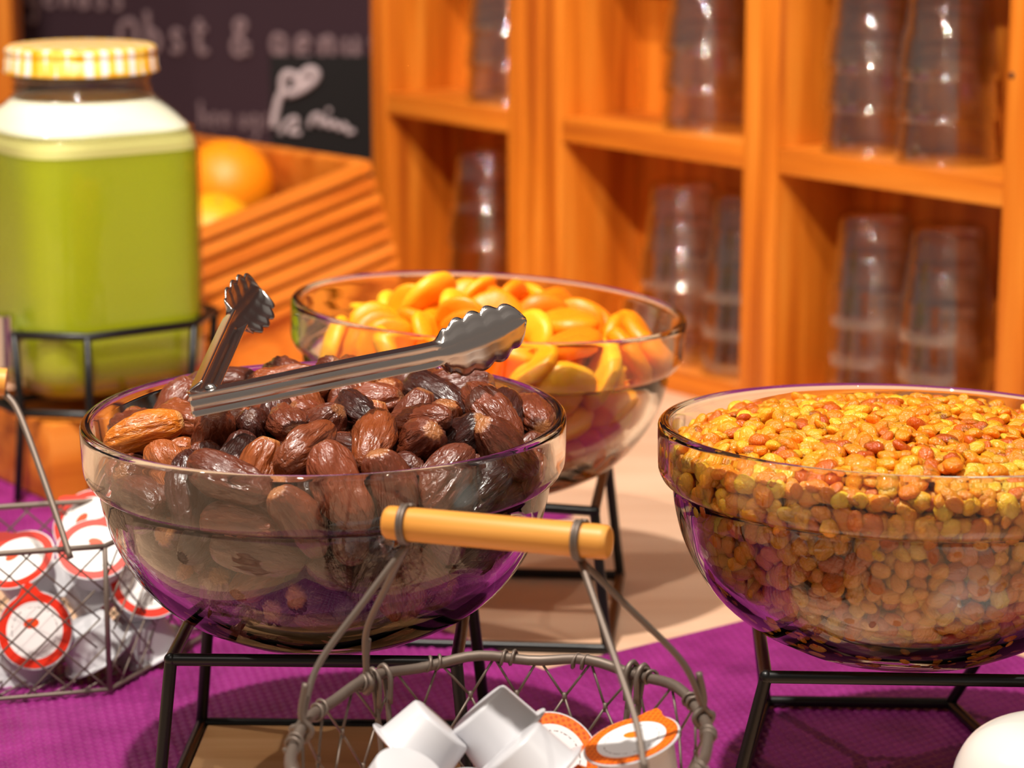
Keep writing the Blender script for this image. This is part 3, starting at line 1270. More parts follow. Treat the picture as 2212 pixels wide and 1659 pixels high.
for tn in RTONE:
    me.materials.append(M['raisin_' + tn])
me.polygons.foreach_set('material_index', tones)
heap = bpy.data.objects.new('golden_raisin_heap', me)
COL.objects.link(heap)
tag(heap, 'dense heap of golden raisins filling the glass bowl', 'raisins', kind='stuff')
mb = MB()
core = [(0, 0.016)] + [(max(r - 0.013, 0.001), z + 0.006) for r, z in wallp if z < 0.094] + [(0.094, 0.093), (0.075, 0.098), (0.045, 0.1025), (0.0, 0.105)]
mb.lathe(core, 48)
c = mb.build('raisin_core', M['raisin_golden'], heap)
c.location = base
c.rotation_mode = 'QUATERNION'
c.rotation_quaternion = q
c['kind'] = 'stuff'

# ------------------------------------------------------------------ steel tongs
def tong_arm(path, nrm, half, head_half, head_frac, name, root):
    n = 130
    raw = smooth_path(path, 400)
    acc = [0.0]
    for a_, b_ in zip(raw[:-1], raw[1:]):
        acc.append(acc[-1] + (b_ - a_).length)
    pts = []
    j_ = 0
    for i in range(n):
        g_ = acc[-1] * i / (n - 1)
        while j_ < 398 and acc[j_ + 1] < g_:
            j_ += 1
        pts.append(raw[j_].lerp(raw[j_ + 1], (g_ - acc[j_]) / max(1e-9, acc[j_ + 1] - acc[j_])))
    vs, fs = [], []
    NV = 17
    outn = Vector(nrm).normalized()
    for i, p in enumerate(pts):
        s_ = i / (n - 1)
        tdir = (pts[min(i + 1, n - 1)] - pts[max(i - 1, 0)]).normalized()
        nn = (outn - tdir * outn.dot(tdir)).normalized()
        ww = tdir.cross(nn)
        if ww.z < 0:
            ww = -ww
        hs = 1 - head_frac
        if s_ < hs:
            k = 0.0
            h = half * (1.0 + 0.10 * max(0, (s_ - hs + 0.2) / 0.2))
        else:
            u = (s_ - hs) / head_frac
            k = min(1, u / 0.16)
            k = k * k * (3 - 2 * k)
            env = math.sqrt(max(0.0, 1 - max(0, (u - 0.52) / 0.48) ** 2.2)) * (0.66 + 0.34 * min(1, u / 0.34))
            sc_ = abs(math.sin(u * math.pi * 5.0 + 0.2))
            h = half * 1.1 * (1 - k) + k * head_half * (env * 0.84 + 0.17 * sc_ * (1 if u < 0.97 else 0.3))
            h = max(h, 0.0006)
        for j in range(NV):
            v = -1 + 2 * j / (NV - 1)
            # channel: flat outer face with turned-in flanges
            a = abs(v)
            if a <= 0.5:
                wch, dch = v / 0.5 * half, 0.0
                groove = 0.00045 * (1 if 0.18 < a < 0.30 else 0)
                dch += groove
            else:
                f_ = (a - 0.5) / 0.5
                wch, dch = math.copysign(half, v), 0.0075 * f_
            whd, dhd = v * h, 0.0048 * (v * v) * min(1, h / head_half) + 0.0008 * math.sin(v * 12) * 0.25
            w_ = wch * (1 - k) + whd * k
            d_ = dch * (1 - k) + dhd * k
            vs.append(p + ww * w_ - nn * d_)
    for i in range(n - 1):
        for j in range(NV - 1):
            fs.append((i * NV + j, i * NV + j + 1, (i + 1) * NV + j + 1, (i + 1) * NV + j))
    mb = MB()
    mb.add([v - root.location for v in vs], fs)
    o = mb.build(name, M['steel'], root, auto=35)
    md = o.modifiers.new('thick', 'SOLIDIFY')
    md.thickness = 0.0008
    md.offset = 0
    return o


hinge = WY(425, 872, 1.165)
tongs = empty('serving_tongs', hinge)
tag(tongs, 'open stainless steel serving tongs with scalloped ends lying on the dates', 'tongs')
pa = [WY(412, 878, 1.163), WY(560, 848, 1.17), WY(760, 806, 1.182), WY(945, 768, 1.196), WY(1050, 735, 1.206), WY(1136, 690, 1.217)]
na = Vector((pa[3].y - pa[0].y, -(pa[3].x - pa[0].x), 0))
arm1 = tong_arm(pa, na, 0.0050, 0.0146, 0.30, 'tong_arm', tongs)
pb = [WY(424, 860, 1.172), WY(446, 812, 1.20), WY(472, 755, 1.235), WY(500, 698, 1.27), WY(535, 655, 1.295), WY(560, 622, 1.312)]
nb = Vector((-0.78, 0.12, -0.60))
tong_arm(pb, nb, 0.0046, 0.0146, 0.33, 'tong_arm', tongs)
mb = MB()
mb.lathe([(0, 0.0022), (0.0016, 0.0019), (0.0028, 0.0008), (0.0030, 0)], 18)
rv = mb.build('rivet', M['steel'], arm1)
rv.location = WY(456, 838, 1.170) - hinge
mb = MB()
mb.tube([Vector((0, 0, -0.006)), Vector((0, 0, 0.006))], 0.0016, 10)
o = mb.build('hinge_pin', M['steel'], tongs)
o.location = WY(456, 862, 1.171) - hinge

# ------------------------------------------------------------------ portion cups
def cup_meshes():
    mb = MB()
    prof = [(0, 0.0), (0.0135, 0.0), (0.0146, 0.0006), (0.0150, 0.0016), (0.0172, 0.0185), (0.0176, 0.0190), (0.0206, 0.0192), (0.0208, 0.0196), (0.0206, 0.0200), (0.0174, 0.0199), (0.0168, 0.0190), (0.0146, 0.0022), (0.0138, 0.0014), (0, 0.0012)]
    mb.lathe(prof, 40)
    body = mb.mesh('cup_body', M['white_plastic'], auto=50)
    lid = MB()
    n = 48
    vs = []
    for z in (0.0, 0.00025):
        for k in range(n):
            a = 2 * math.pi * k / n
            r = 0.0198
            da = (a - math.pi / 2 + math.pi) % (2 * math.pi) - math.pi
            r += 0.0065 * math.exp(-(da / 0.20) ** 2)
            vs.append((r * math.cos(a), r * math.sin(a), z))
    fs = [tuple(range(n - 1, -1, -1)), tuple(range(n, 2 * n))] + [(k, (k + 1) % n, n + (k + 1) % n, n + k) for k in range(n)]
    lid.add(vs, fs)
    return body, lid


CUPB, _l = cup_meshes()
LID = {k: _l.mesh('foil_lid', M[k], smooth=False) for k in ('lid_red', 'lid_orange')}


def cup(center, axis, lidk, label, spin=0.0, group=None, scale=1.0):
    """axis points from the cup's bottom to its lid; centre of the lid"""
    axis = Vector(axis).normalized()
    q = Vector((0, 0, 1)).rotation_difference(axis)
    q = q @ Matrix.Rotation(spin, 3, 'Z').to_quaternion()
    root = empty('portion_cup', Vector(center) - axis * 0.0202 * scale)
    root.rotation_mode = 'QUATERNION'
    root.rotation_quaternion = q
    root.scale = (scale,) * 3
    tag(root, label, 'portion cup', group)
    inst('cup_body', CUPB, root)
    l = inst('foil_lid', LID[lidk], root, (0, 0, 0.0201))
    return root


# ------------------------------------------------------------------ front round wire basket
BC = Vector((-0.004, 1.004, 0))
BYAW = -0.16
BR, BZ = 0.082, 0.106
fb = empty('wire_basket', (BC.x, BC.y, MAT_T), (0, 0, BYAW))
tag(fb, 'round grey wire mesh basket with wooden carrying handle holding portion cups', 'basket')


def bring(a, z):
    """local point on basket wall at angle a and height z"""
    f = 0.80 + 0.20 * z / BZ
    e = 2.2
    c, s_ = math.cos(a), math.sin(a)
    r = 1.0 / ((abs(c) ** e + abs(s_) ** e) ** (1 / e))
    return Vector((BR * f * r * c, BR * 1.28 * f * r * s_, z))


N = 96
mb = MB()
mb.tube([bring(2 * math.pi * i / N, BZ) + Vector((0, 0, 0.0012 * math.sin(i * 0.7))) for i in range(N)], 0.0024, 10, closed=True)
mb.build('rim_wire', M['rust_wire'], fb)
mb = MB()
mb.tube([bring(2 * math.pi * i / N, 0.003) for i in range(N)], 0.0016, 8, closed=True)
mb.build('base_wire', M['rust_wire'], fb)
wm = MB()
ncell, rows = 24, 6
dzr = (BZ - 0.004) / rows
rw = random.Random(4)
for j in range(rows + 1):
    pass
node = {}
for j in range(rows + 1):
    for i in range(ncell):
        a = 2 * math.pi * (i + 0.5 * (j % 2)) / ncell
        node[(i, j)] = bring(a + rw.uniform(-0.02, 0.02), min(BZ, 0.004 + j * dzr + (rw.uniform(-0.0015, 0.0015) if 0 < j < rows else 0)))
for j in range(rows):
    for i in range(ncell):
        a = node[(i, j)]
        for di in ((0, -1) if j % 2 == 0 else (0, 1)):
            b_ = node[((i + di) % ncell, j + 1)]
            wm.tube([a, (a + b_) / 2, b_], 0.00062, 5)
    for i in range(ncell):
        a = node[(i, j)]
        wm.tube([a - Vector((0, 0, 0.002)), a + Vector((0, 0, 0.002))], 0.0011, 5)
for k_ in range(-4, 5):
    y0 = k_ * 0.016
    hw = 0.062 * math.sqrt(max(0.05, 1 - (y0 / 0.070) ** 2))
    wm.tube([Vector((-hw, y0 * 1.2, 0.003)), Vector((hw, y0 * 1.2, 0.003))], 0.0007, 5)
    wm.tube([Vector((y0, -hw * 1.25, 0.003)), Vector((y0, hw * 1.25, 0.003))], 0.0007, 5)
o = wm.build('wire_mesh', M['rust_wire'], fb)
o['kind'] = 'stuff'
# wraps of thin wire round the rim
for i in range(16):
    a = 2 * math.pi * i / 16 + 0.13
    mb = MB()
    pts = []
    for k_ in range(26):
        u = k_ / 25
        pc = bring(a + 0.10 * u, BZ)
        out = Vector((math.cos(a), math.sin(a), 0))
        pts.append(pc + out * 0.0031 * math.cos(u * 12.6) + Vector((0, 0, 0.0031 * math.sin(u * 12.6))))
    mb.tube(pts, 0.0008, 5)
    mb.build('wrap_wire', M['rust_wire'], fb)
# paired upright struts
for a0 in (1.02, 2.45, 4.1, 5.7):
    for da in (-0.035, 0.035):
        mb = MB()
        pts = [bring(a0 + da, 0.003), bring(a0 + da, 0.05), bring(a0 + da, BZ - 0.004)]
        o2 = Vector((math.cos(a0), math.sin(a0), 0))
        pts += [bring(a0 + da, BZ) + o2 * 0.004, bring(a0 + da, BZ + 0.004), bring(a0 + da, BZ) - o2 * 0.004, bring(a0 + da, BZ - 0.012) - o2 * 0.002]
        mb.tube(smooth_path(pts, 30), 0.0013, 6)
        mb.build('strut_wire', M['rust_wire'], fb)
bpy.context.view_layer.update()
INVB = fb.matrix_world.inverted()


def tolocal(P):
    return INVB @ P


# handle: turned wooden rod with two bail wires
hA, hB = WY(834, 1128, 1.045), WY(1316, 1172, 1.012)
mb = MB()
L_ = (hB - hA).length
prof = [(0, 0), (0.0060, 0.0), (0.0068, 0.0010), (0.0070, 0.003), (0.0070, L_ - 0.003), (0.0068, L_ - 0.0010), (0.0060, L_), (0, L_)]
mbh = MB()
mbh.lathe(prof, 24)
hv = [Vector(v) for v in mbh.v]
mbh.v = [(v.z, v.x, v.y) for v in hv]
hd = mbh.build('wooden_handle', M['handle'], fb, auto=50)
d_ = (tolocal(hB) - tolocal(hA)).normalized()
hd.rotation_mode = 'QUATERNION'
hd.rotation_quaternion = Vector((1, 0, 0)).rotation_difference(d_)
hd.location = tolocal(hA)
gl, gr = hA.lerp(hB, 0.095), hA.lerp(hB, 0.875)


def rim_near(px, py, Yg):
    """closest rim point to the photo's wire end"""
    best = None
    for i in range(360):
        P = fb.matrix_world @ bring(2 * math.pi * i / 360, BZ)
        x, y = PX(P)
        e = (x - px) ** 2 + (y - py) ** 2
        if best is None or e < best[0]:
            best = (e, P)
    return best[1]


for g, ends in ((gl, ((672, 1590), (812, 1520))), (gr, ((1372, 1700), (1496, 1560)))):
    mb = MB()
    dirv = (hB - hA).normalized()
    u1 = Vector((0, 0, 1))
    u2 = dirv.cross(u1).normalized()
    pts = []
    for k_ in range(41):
        a = 2 * math.pi * k_ / 20
        pts.append(tolocal(g + dirv * (-0.0015 + 0.003 * k_ / 40) + u1 * 0.0078 * math.cos(a) + u2 * 0.0078 * math.sin(a)))
    mb.tube(pts, 0.0010, 6)
    hl = mb.build('handle_loop', M['rust_wire'], hd)
    hl.matrix_parent_inverse = Matrix.LocRotScale(hd.location, hd.rotation_quaternion, None).inverted()
    for px, py in ends:
        Pe = rim_near(px, py, 0)
        P0 = g - Vector((0, 0, 0.0085))
        out = (Pe - BC)
        out.z = 0
        mid = P0.lerp(Pe, 0.30) + out * 0.05
        mid2 = P0.lerp(Pe, 0.66) + out * 0.10
        mb = MB()
        path = [P0, mid, mid2, Pe + Vector((0, 0, 0.004)), Pe + out.normalized() * 0.004, Pe + Vector((0, 0, -0.005)), Pe - out.normalized() * 0.004, Pe + Vector((0, 0, 0.006)), Pe + Vector((0, 0, 0.016)) + (P0 - Pe).normalized() * 0.004]
        mb.tube([tolocal(p) for p in smooth_path(path, 60)], 0.0015, 7)
        mb.build('bail_wire', M['rust_wire'], fb)

GF = 'portion cups in the round front basket'
GB = 'portion cups in the left basket'
Yc = 1.035
cup(WY(884, 1640, Yc), (-0.66, -0.16, -0.70), 'lid_orange', 'white portion cup tipped over, lid down, at the left of the round basket', 0.4, GF)
cup(WY(1100, 1606, Yc + 0.012), (0.66, -0.14, -0.72), 'lid_orange', 'white portion cup standing on its rim, base up, in the middle of the round basket', 0.2, GF)
cup(WY(1176, 1690, Yc - 0.02), (0.66, -0.14, -0.72), 'lid_orange', 'white portion cup leaning on its base-up neighbour in the round basket', 1.0, GF)
cup(WY(1195, 1635, Yc + 0.025), (0.25, -0.72, 0.62), 'lid_orange', 'portion cup with orange honeycomb lid wedged upright between cups in the round basket', 2.0, GF)
cup(WY(1364, 1598, Yc + 0.0), (-0.27, -0.10, 0.95), 'lid_orange', 'portion cup with orange honeycomb lid and white oval lying face up in the round basket', -0.5, GF)
cup(WY(850, 1745, Yc - 0.03), (-0.35, 0.25, -0.85), 'lid_orange', 'white portion cup at the bottom left of the round basket', 0.3, GF)
cup(WY(1010, 1790, Yc - 0.03), (0.1, 0.3, -0.9), 'lid_orange', 'white portion cup lying low under the tipped cups of the round basket', 0.3, GF)
cup(WY(1290, 1740, Yc - 0.03), (0.1, -0.3, 0.9), 'lid_orange', 'white portion cup low at the right inside the round basket', 0.3, GF)

# ------------------------------------------------------------------ left rectangular wire basket
LC = W(237, 1497, MAT_T)
lyaw = 0.27
lx, ly = Vector((math.cos(lyaw), math.sin(lyaw), 0)), Vector((-math.sin(lyaw), math.cos(lyaw), 0))
ly = Vector((math.sin(0.40), math.cos(0.40), 0))
LW, LD, LH = 0.19, 0.125, 0.083
lb = empty('wire_basket', LC)
tag(lb, 'rectangular dark wire basket of red-ringed portion cups left of the dates', 'basket')


def lp(a, b, z):
    return lx * (-a * LW) + ly * (b * LD) + Vector((0, 0, z))


cor = [(0, 0), (1, 0), (1, 1), (0, 1)]
for z, nm, r in ((LH, 'rim_wire', 0.0017), (0.002, 'base_wire', 0.0013)):
    mb = MB()
    pts = []
    for i in range(4):
        a, b_ = cor[i], cor[(i + 1) % 4]
        for k_ in range(8):
            u = k_ / 8
            pts.append(lp(a[0] + (b_[0] - a[0]) * u, a[1] + (b_[1] - a[1]) * u, z))
    mb.tube(pts, r, 8, closed=True)
    mb.build(nm, M['rust_wire'], lb)
for a, b_ in cor:
    mb = MB()
    mb.tube([lp(a, b_, 0.002), lp(a, b_, LH)], 0.0015, 8)
    mb.build('corner_wire', M['rust_wire'], lb)
wm = MB()
for i in range(4):
    a, b_ = cor[i], cor[(i + 1) % 4]
    n = 10 if i % 2 == 0 else 7
    for k_ in range(-5, n + 1):
        for sgn in (1, -1):
            pts = []
            for s_ in range(11):
                v = s_ / 10
                u = (k_ + v * 4.4) / n if sgn > 0 else (k_ + (1 - v) * 4.4) / n
                if 0 <= u <= 1:
                    pts.append(lp(a[0] + (b_[0] - a[0]) * u, a[1] + (b_[1] - a[1]) * u, 0.002 + v * (LH - 0.002)))
            if len(pts) > 1:
                wm.tube(pts, 0.00055, 5)
for k_ in range(1, 12):
    wm.tube([lp(k_ / 12, 0, 0.002), lp(k_ / 12, 1, 0.002)], 0.0006, 5)
o = wm.build('wire_mesh', M['rust_wire'], lb)
o['kind'] = 'stuff'
# bail: wire from the rim up and left to a wooden grip
A0 = WY(152, 1205, LC.y - 0.028)
G0 = WY(6, 845, LC.y + 0.03)
mb = MB()
mb.tube(smooth_path([A0 - LC, (A0.lerp(G0, 0.3) - LC) + Vector((0.002, 0, 0)), (A0.lerp(G0, 0.85) - LC) + Vector((0.004, 0, 0)), G0 - LC], 30), 0.0019, 8)
mb.build('bail_wire', M['rust_wire'], lb)
mb = MB()
mb.tube([Vector((0.002, 0, 0)), Vector((-0.10, -0.01, 0.012))], 0.0075, 20)
o = mb.build('wooden_handle', M['handle'], lb, auto=50)
o.location = G0 - LC + Vector((0, 0, 0.005))

YL = LC.y + 0.03
LCUPS = [
    ((75, 1362), 0.012, (-0.10, -0.93, 0.33), 'portion cup with red ring lid facing out through the wire, lowest in the left basket', 0.1),
    ((38, 1208), 0.040, (-0.22, -0.52, 0.82), 'portion cup with red ring lid tilted up at the left of the rectangular basket', 0.5),
    ((205, 1185), 0.045, (0.05, -0.60, 0.80), 'portion cup with red ring lid tilted up beside the corner of the rectangular basket', -0.3),
    ((190, 1125), 0.085, (-0.25, -0.65, 0.7), 'portion cup with red ring lid peeking out behind the others in the left basket', 0.7),
    ((318, 1262), 0.050, (0.30, -0.62, 0.66), 'portion cup with red ring lid pressed against the side wire beside the date bowl', 0.2),
    ((215, 1415), 0.030, (0.45, 0.15, -0.85), 'overturned portion cup showing its pale base at the bottom of the left basket', 0.0),
    ((320, 1400), 0.060, (0.30, 0.25, -0.85), 'overturned portion cup low in the far corner of the left basket', 0.0),
    ((235, 1310), 0.060, (0.60, -0.20, -0.65), 'overturned portion cup in the middle of the left basket', 0.0),
    ((40, 1480), 0.030, (-0.3, 0.1, -0.9), 'overturned portion cup under the outward facing cup in the left basket', 0.0),
    ((110, 1290), 0.075, (0.1, -0.2, -0.9), 'overturned portion cup buried at the centre of the left basket', 0.0),
]
for (px, py), dy, ax, lab, spn in LCUPS:
    cup(WY(px, py, LC.y + dy), ax, 'lid_red', lab, spn, GB, 1.04)

# ------------------------------------------------------------------ juice dispenser
JY = 1.86
JC = WY(190, 860, JY)
JZ = 0.068
jx = WY(188, 500, JY).x
dk = JY * cp / F_PX * 1.03      # metres per pixel at the jar
js = empty('juice_dispenser', (jx, JY, JZ), (0, 0, 0.62))
tag(js, 'square glass jar of green juice with yellow gingham lid on a black rack', 'jar')
HJ = 0.203
Rj = 0.0690


def sqr(z):
    return 4.6 if z < HJ - 0.03 else max(2.0, 4.6 - (z - (HJ - 0.03)) / 0.03 * 2.6)


body = [(0, 0), (0.040, 0.0), (0.056, 0.004), (0.065, 0.016), (Rj, 0.034), (Rj, HJ - 0.030), (Rj - 0.0015, HJ - 0.018), (Rj - 0.006, HJ - 0.008), (0.0560, HJ + 0.001), (0.0495, HJ + 0.007), (0.0470, HJ + 0.014), (0.0482, HJ + 0.019), (0.0470, HJ + 0.023), (0.0470, HJ + 0.034)]
mb = MB()
mb.lathe(smooth_profile(body, 4)[:-3], 96, square=sqr)
mb.build('glass_jar', M['jar_glass'], js)


def inner_fill(z0, z1, name, mat, inset=0.0022, n=14, wav=0.0):
    zs = [z0 + (z1 - z0) * i / n for i in range(n + 1)]
    bp = [(r, z) for r, z in smooth_profile(body, 6)]
    def rad(z):
        rs = [r for r, zz in bp if abs(zz - z) < 0.004 and r > 0.01]
        return max(0.002, (sum(rs) / len(rs) if rs else Rj) - inset)
    prof = [(0, z0)] + [(rad(z), z) for z in zs] + [(0, z1)]
    mb = MB()
    mb.lathe(prof, 72, square=sqr)
    return mb.build(name, mat, js, auto=50)


inner_fill(0.004, 0.1730, 'green_juice', M['juice'])
inner_fill(0.1731, 0.1870, 'green_foam', M['foam2'])
inner_fill(0.1871, 0.2070, 'white_foam', M['foam'])
mb = MB()
lidp = [(0, 0.0265), (0.050, 0.0265), (0.0560, 0.0255), (0.0585, 0.0235), (0.0590, 0.0205), (0.0580, 0.0150), (0.0590, 0.0138), (0.0595, 0.0040), (0.0605, 0.0020), (0.0600, 0.0), (0.0575, 0.0), (0.0565, 0.003), (0.0562, 0.0225), (0, 0.0235)]
mb.lathe(lidp, 72)
ld = mb.build('gingham_lid', M['gingham'], js, auto=45)
ld.location = (0, 0, HJ + 0.0225)
ld.scale = (0.9, 0.9, 0.72)
for zr_ in (0.012, 0.019):
    mb = MB()
    mb.tube([(0.0478 * math.cos(a), 0.0478 * math.sin(a), HJ + zr_) for a in [2 * math.pi * i / 60 for i in range(60)]], 0.0012, 6, closed=True)
    mb.build('neck_thread', M['jar_glass'], js)
# tap
tp = WY(8, 735, JY - 0.075)
bpy.context.view_layer.update()
JI = js.matrix_world.inverted()
mb = MB()
mb.tube([JI @ (tp + Vector((0.004, 0.05, 0.004))), JI @ (tp + Vector((0, -0.004, 0.004)))], 0.009, 16)
mb.tube([JI @ (tp + Vector((0, 0, 0.018))), JI @ (tp + Vector((0, 0, -0.018)))], 0.0085, 16)
mb.build('spigot', M['chrome'], js, auto=50)
# rack (part of the dispenser: it carries the jar)
rk = empty('jar_rack', (jx, JY, 0.0), (0, 0, 0.62))
tag(rk, 'black wire rack with ring and legs carrying the juice jar', 'rack')


def octo(r, z, n=8):
    out = []
    for i in range(4):
        a = math.pi / 4 + i * math.pi / 2
        for s_ in (-1, 1):
            b_ = a + s_ * 0.30
            out.append(Vector((r * math.cos(b_), r * math.sin(b_), z)))
    return out


for z, r in ((0.120, 0.089), (0.064, 0.084)):
    mb = MB()
    mb.tube(octo(r, z), 0.0030, 8, closed=True)
    mb.build('rack_ring', M['black_metal'], rk, auto=60)
for i in range(4):
    a = math.pi / 4 + i * math.pi / 2
    for s_ in (-1, 1):
        b_ = a + s_ * 0.30
        d2 = Vector((math.cos(b_), math.sin(b_), 0))
        mb = MB()
        mb.tube([d2 * 0.089 + Vector((0, 0, 0.120)), d2 * 0.084 + Vector((0, 0, 0.064)), d2 * 0.092 + Vector((0, 0, 0.0032))], 0.0030, 8)
        mb.build('rack_leg', M['black_metal'], rk)
for a in (0.0, math.pi / 2):
    d2 = Vector((math.cos(a), math.sin(a), 0))
    mb = MB()
    mb.tube([d2 * -0.078 + Vector((0, 0, 0.0645)), d2 * 0.078 + Vector((0, 0, 0.0645))], 0.0028, 8)
    mb.build('cross_bar', M['black_metal'], rk)

# ------------------------------------------------------------------ tilted slatted crate with oranges
ca = Vector((-0.8211, -0.4963, -0.2819)).normalized()
cb_ = Vector((-0.4818, 0.8755, -0.0356))
cb_ = (cb_ - ca * cb_.dot(ca)).normalized()
cc = ca.cross(cb_)
if cc.z > 0:
    cc = -cc
r0 = ray(800, 345)
CC = Vector((0, 0, CAM_H)) + r0 * 2.27
LA, LB_, LCc = 0.235, 0.40, 0.092
crate = empty('fruit_crate', CC)
tag(crate, 'tilted slatted wooden crate with oranges beside the shelf', 'crate')


def cbox(name, a0, a1, b0, b1, c0, c1, mat, bev=0.001):
    mb = MB()
    h = Vector(((a1 - a0) / 2, (b1 - b0) / 2, (c1 - c0) / 2))
    mb.box(-h, h, bev=bev)
    o = mb.build(name, mat, crate, auto=30)
    m3 = Matrix((ca, cb_, cc)).transposed()
    if m3.determinant() < 0:
        m3 = Matrix((ca, cb_, -cc)).transposed()
        o.location = ca * ((a0 + a1) / 2) + cb_ * ((b0 + b1) / 2) + cc * ((c0 + c1) / 2)
    else:
        o.location = ca * ((a0 + a1) / 2) + cb_ * ((b0 + b1) / 2) + cc * ((c0 + c1) / 2)
    o.rotation_mode = 'QUATERNION'
    o.rotation_quaternion = m3.to_quaternion()
    return o


TH = 0.011
ns = 6
sh = LCc / ns
for i in range(ns):
    for b0 in (0, LB_ - TH):
        off = 0.0012 if i % 2 else 0.0
        cbox('slat', 0, LA, b0 + off, b0 + TH, i * sh, (i + 1) * sh - 0.0045, M['crate'], 0.0018)
for b0 in (TH + 0.0004, LB_ - TH - 0.0044):
    cbox('inner_board', TH + 0.0005, LA - TH - 0.0005, b0, b0 + 0.004, 0.003, LCc, M['crate'])
for a0 in (0, LA - TH):
    cbox('end_board', a0 + 0.0003, a0 + TH, TH + 0.0006, LB_ - TH - 0.0006, 0.0, LCc, M['crate'])
cbox('bottom_board', 0.001, LA - 0.001, 0.001, LB_ - 0.001, LCc, LCc + 0.006, M['crate'])


def orange(pxy, t_, r, mat, label, sq_=0.95):
    rr_ = ray(*pxy)
    mb = MB()
    prof = [(0, -0.97 * r)] + [(r * math.cos(a) * 1.0, r * sq_ * math.sin(a)) for a in [math.radians(x) for x in range(-84, 85, 7)]] + [(0, 0.925 * r * sq_)]
    mb.lathe(prof, 40)
    root = empty('orange', Vector((0, 0, CAM_H)) + rr_ * t_, (0.35, 0.2, 0))
    mb.build('peel', mat, root)
    mb = MB()
    mb.lathe([(0, 0.003), (0.0022, 0.0022), (0.003, 0)], 8)
    s_ = mb.build('stem_button', plain('stem', srgb(110, 120, 40), 0.7), root)
    s_.location = (0, 0, 0.925 * r * sq_)
    tag(root, label, 'orange', 'oranges in the crate')
    return root


orange((492, 396), 2.40, 0.042, M['orange'], 'large deep orange fruit on top in the crate beside the juice jar')
orange((462, 512), 2.315, 0.040, M['yellow_orange'], 'yellower orange resting low against the crate slats')
# printed card lying in the crate corner
oc = cbox('fruit_liner', 0.02, 0.14, 0.02, 0.22, LCc - 0.05, LCc - 0.048, plain('dark_liner', srgb(40, 34, 36), 0.7))

# wedge riser below the crate
mb = MB()
up_ = 0.0015
P = [CC + cc * (LCc + 0.006) + ca * a + cb_ * b for a, b in ((0.004, 0.012), (LA - 0.004, 0.012), (LA - 0.004, LB_ - 0.01), (0.004, LB_ - 0.01))]
lo = [Vector((p.x, p.y, 0.0)) for p in P]
hi = [Vector((p.x, p.y, max(0.003, p.z - up_))) for p in P]
mb.add(lo + hi, [(3, 2, 1, 0), (4, 5, 6, 7), (0, 1, 5, 4), (1, 2, 6, 5), (2, 3, 7, 6), (3, 0, 4, 7)])
rs = mb.build('wooden_riser', M['crate'], smooth=False)
tag(rs, 'orange-brown wooden wedge block propping up the tilted crate', 'riser')

# wooden block under the jar
mb = MB()
mb.box((-0.064, -0.064, 0), (0.064, 0.064, 0.056), bev=0.002)
pl = mb.build('wooden_block', M['crate'], auto=30, loc=(jx, JY, MAT_T), rot=(0, 0, 0.62))
tag(pl, 'orange-brown wooden block under the juice jar between the rack legs', 'block')

# ------------------------------------------------------------------ stacked drinking glasses
def tumbler_mesh():
    """upside-down stackable tumbler standing on its rim"""
    H, R0, R1, th = 0.088, 0.0385, 0.0290, 0.0024
    outer = [(R0 - 0.0012, 0.0), (R0, 0.0012), (R0 - 0.0010, 0.012), (R0 - 0.0032, 0.030), (R0 - 0.0040, 0.034), (R0 - 0.0052, 0.0355), (R1 + 0.0022, 0.058), (R1 + 0.0018, 0.062), (R1 + 0.0008, 0.0635), (R1 - 0.0002, 0.080), (R1 - 0.0020, 0.0862), (R1 - 0.0060, H), (0, H - 0.002)]
    inner = [(0, H - 0.011), (R1 - 0.0075, H - 0.0105), (R1 - 0.0036, 0.074), (R1 - 0.0018, 0.0635), (R1 - 0.0004, 0.058), (R0 - 0.0072, 0.034), (R0 - 0.0056, 0.030), (R0 - 0.0034, 0.012), (R0 - 0.0024, 0.0012)]
    mb = MB()
    mb.lathe(outer + inner + [outer[0]], 40)
    return mb.mesh('drinking_glass', M['tumbler'], auto=55)


TM = tumbler_mesh()
PITCHG = 0.031


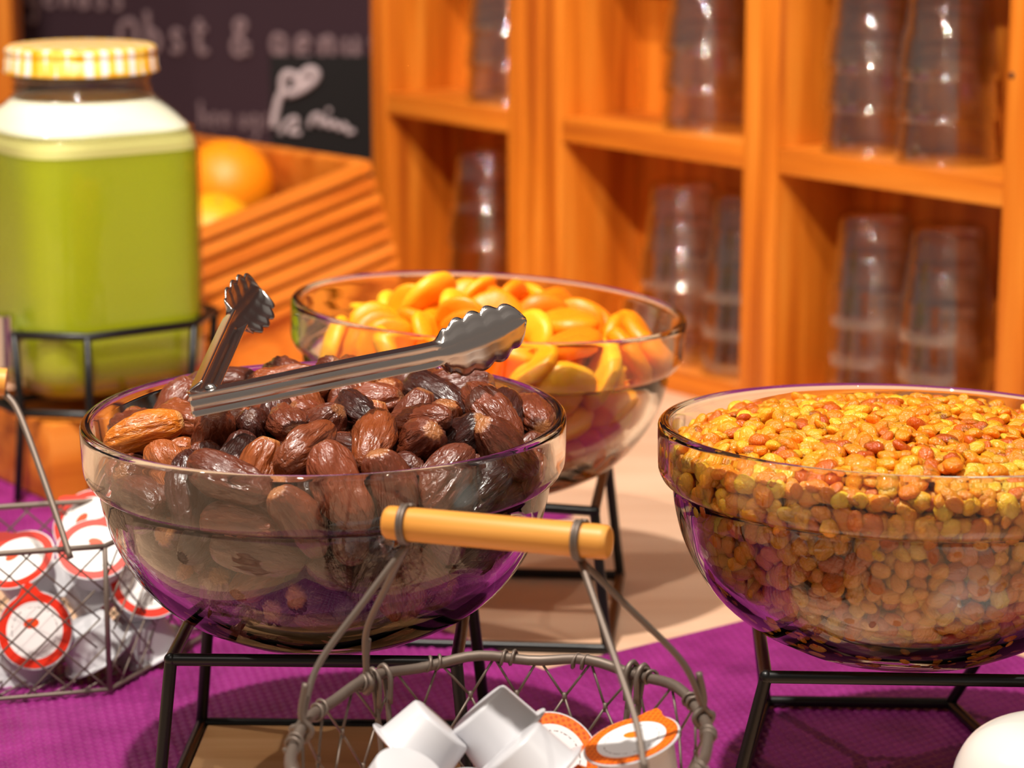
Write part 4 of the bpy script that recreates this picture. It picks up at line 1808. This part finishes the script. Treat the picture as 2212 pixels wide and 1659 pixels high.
def stack(px, zbase, n, label, group, dep=0.045, s_fix=None):
    s_ = s_at(px, zbase + 0.05)
    # move along the front so that the stack's centre, set back by dep, projects at px
    lo_, hi_ = s_ - 0.3, s_ + 0.3
    for _ in range(40):
        m = (lo_ + hi_) / 2
        if PX(SQ + U * m + INN * dep + Vector((0, 0, zbase + 0.05)))[0] < px:
            lo_ = m
        else:
            hi_ = m
    if s_fix is not None:
        lo_ = s_fix
    c = SQ + U * lo_ + INN * dep
    for i in range(n):
        o = inst('drinking_glass', TM, None, (c.x, c.y, zbase + 0.0003 + i * PITCHG), (0, 0, R_.uniform(0, 6)))
        pos = ('lowest', 'second', 'third', 'fourth')[i]
        tag(o, f'{pos} upturned clear glass of {label}', 'glass', group)


ZL, ZU = 0.019, 0.2155
stack(2042, ZL, 3, 'the front stack in the lower right compartment', 'glass stacks on the lower shelf')
stack(1886, ZL, 3, 'the rear stack in the lower right compartment', 'glass stacks on the lower shelf', 0.047)
stack(1482, ZL, 3, 'the stack in the lower middle compartment', 'glass stacks on the lower shelf', 0.045, S[1604] - 0.0395 - 0.0785)
stack(1632, ZL, 3, 'the half hidden stack in the lower middle compartment', 'glass stacks on the lower shelf', 0.045, S[1604] - 0.0395)
stack(1055, ZL, 3, 'the stack in the lower left compartment', 'glass stacks on the lower shelf')
stack(2046, ZU, 3, 'the front stack in the upper right compartment', 'glass stacks on the upper shelf')
stack(1884, ZU, 3, 'the rear stack in the upper right compartment', 'glass stacks on the upper shelf', 0.047)
stack(1530, ZU, 3, 'the stack in the upper middle compartment', 'glass stacks on the upper shelf')
stack(1098, ZU, 3, 'the stack in the upper left compartment', 'glass stacks on the upper shelf')

# ------------------------------------------------------------------ white ceramic dish at the right edge
mb = MB()
mb.lathe(smooth_profile([(0.030, 0.0), (0.033, 0.004), (0.041, 0.040), (0.0425, 0.058), (0.040, 0.070), (0.033, 0.080), (0.020, 0.0865), (0.0, 0.088)], 5), 64)
dp = WY(2272, 1660, 1.075)
o = mb.build('ceramic_pot', M['ceramic'], loc=(dp.x, dp.y, MAT_T))
tag(o, 'plain white rounded ceramic pot in front of the raisin bowl', 'pot')
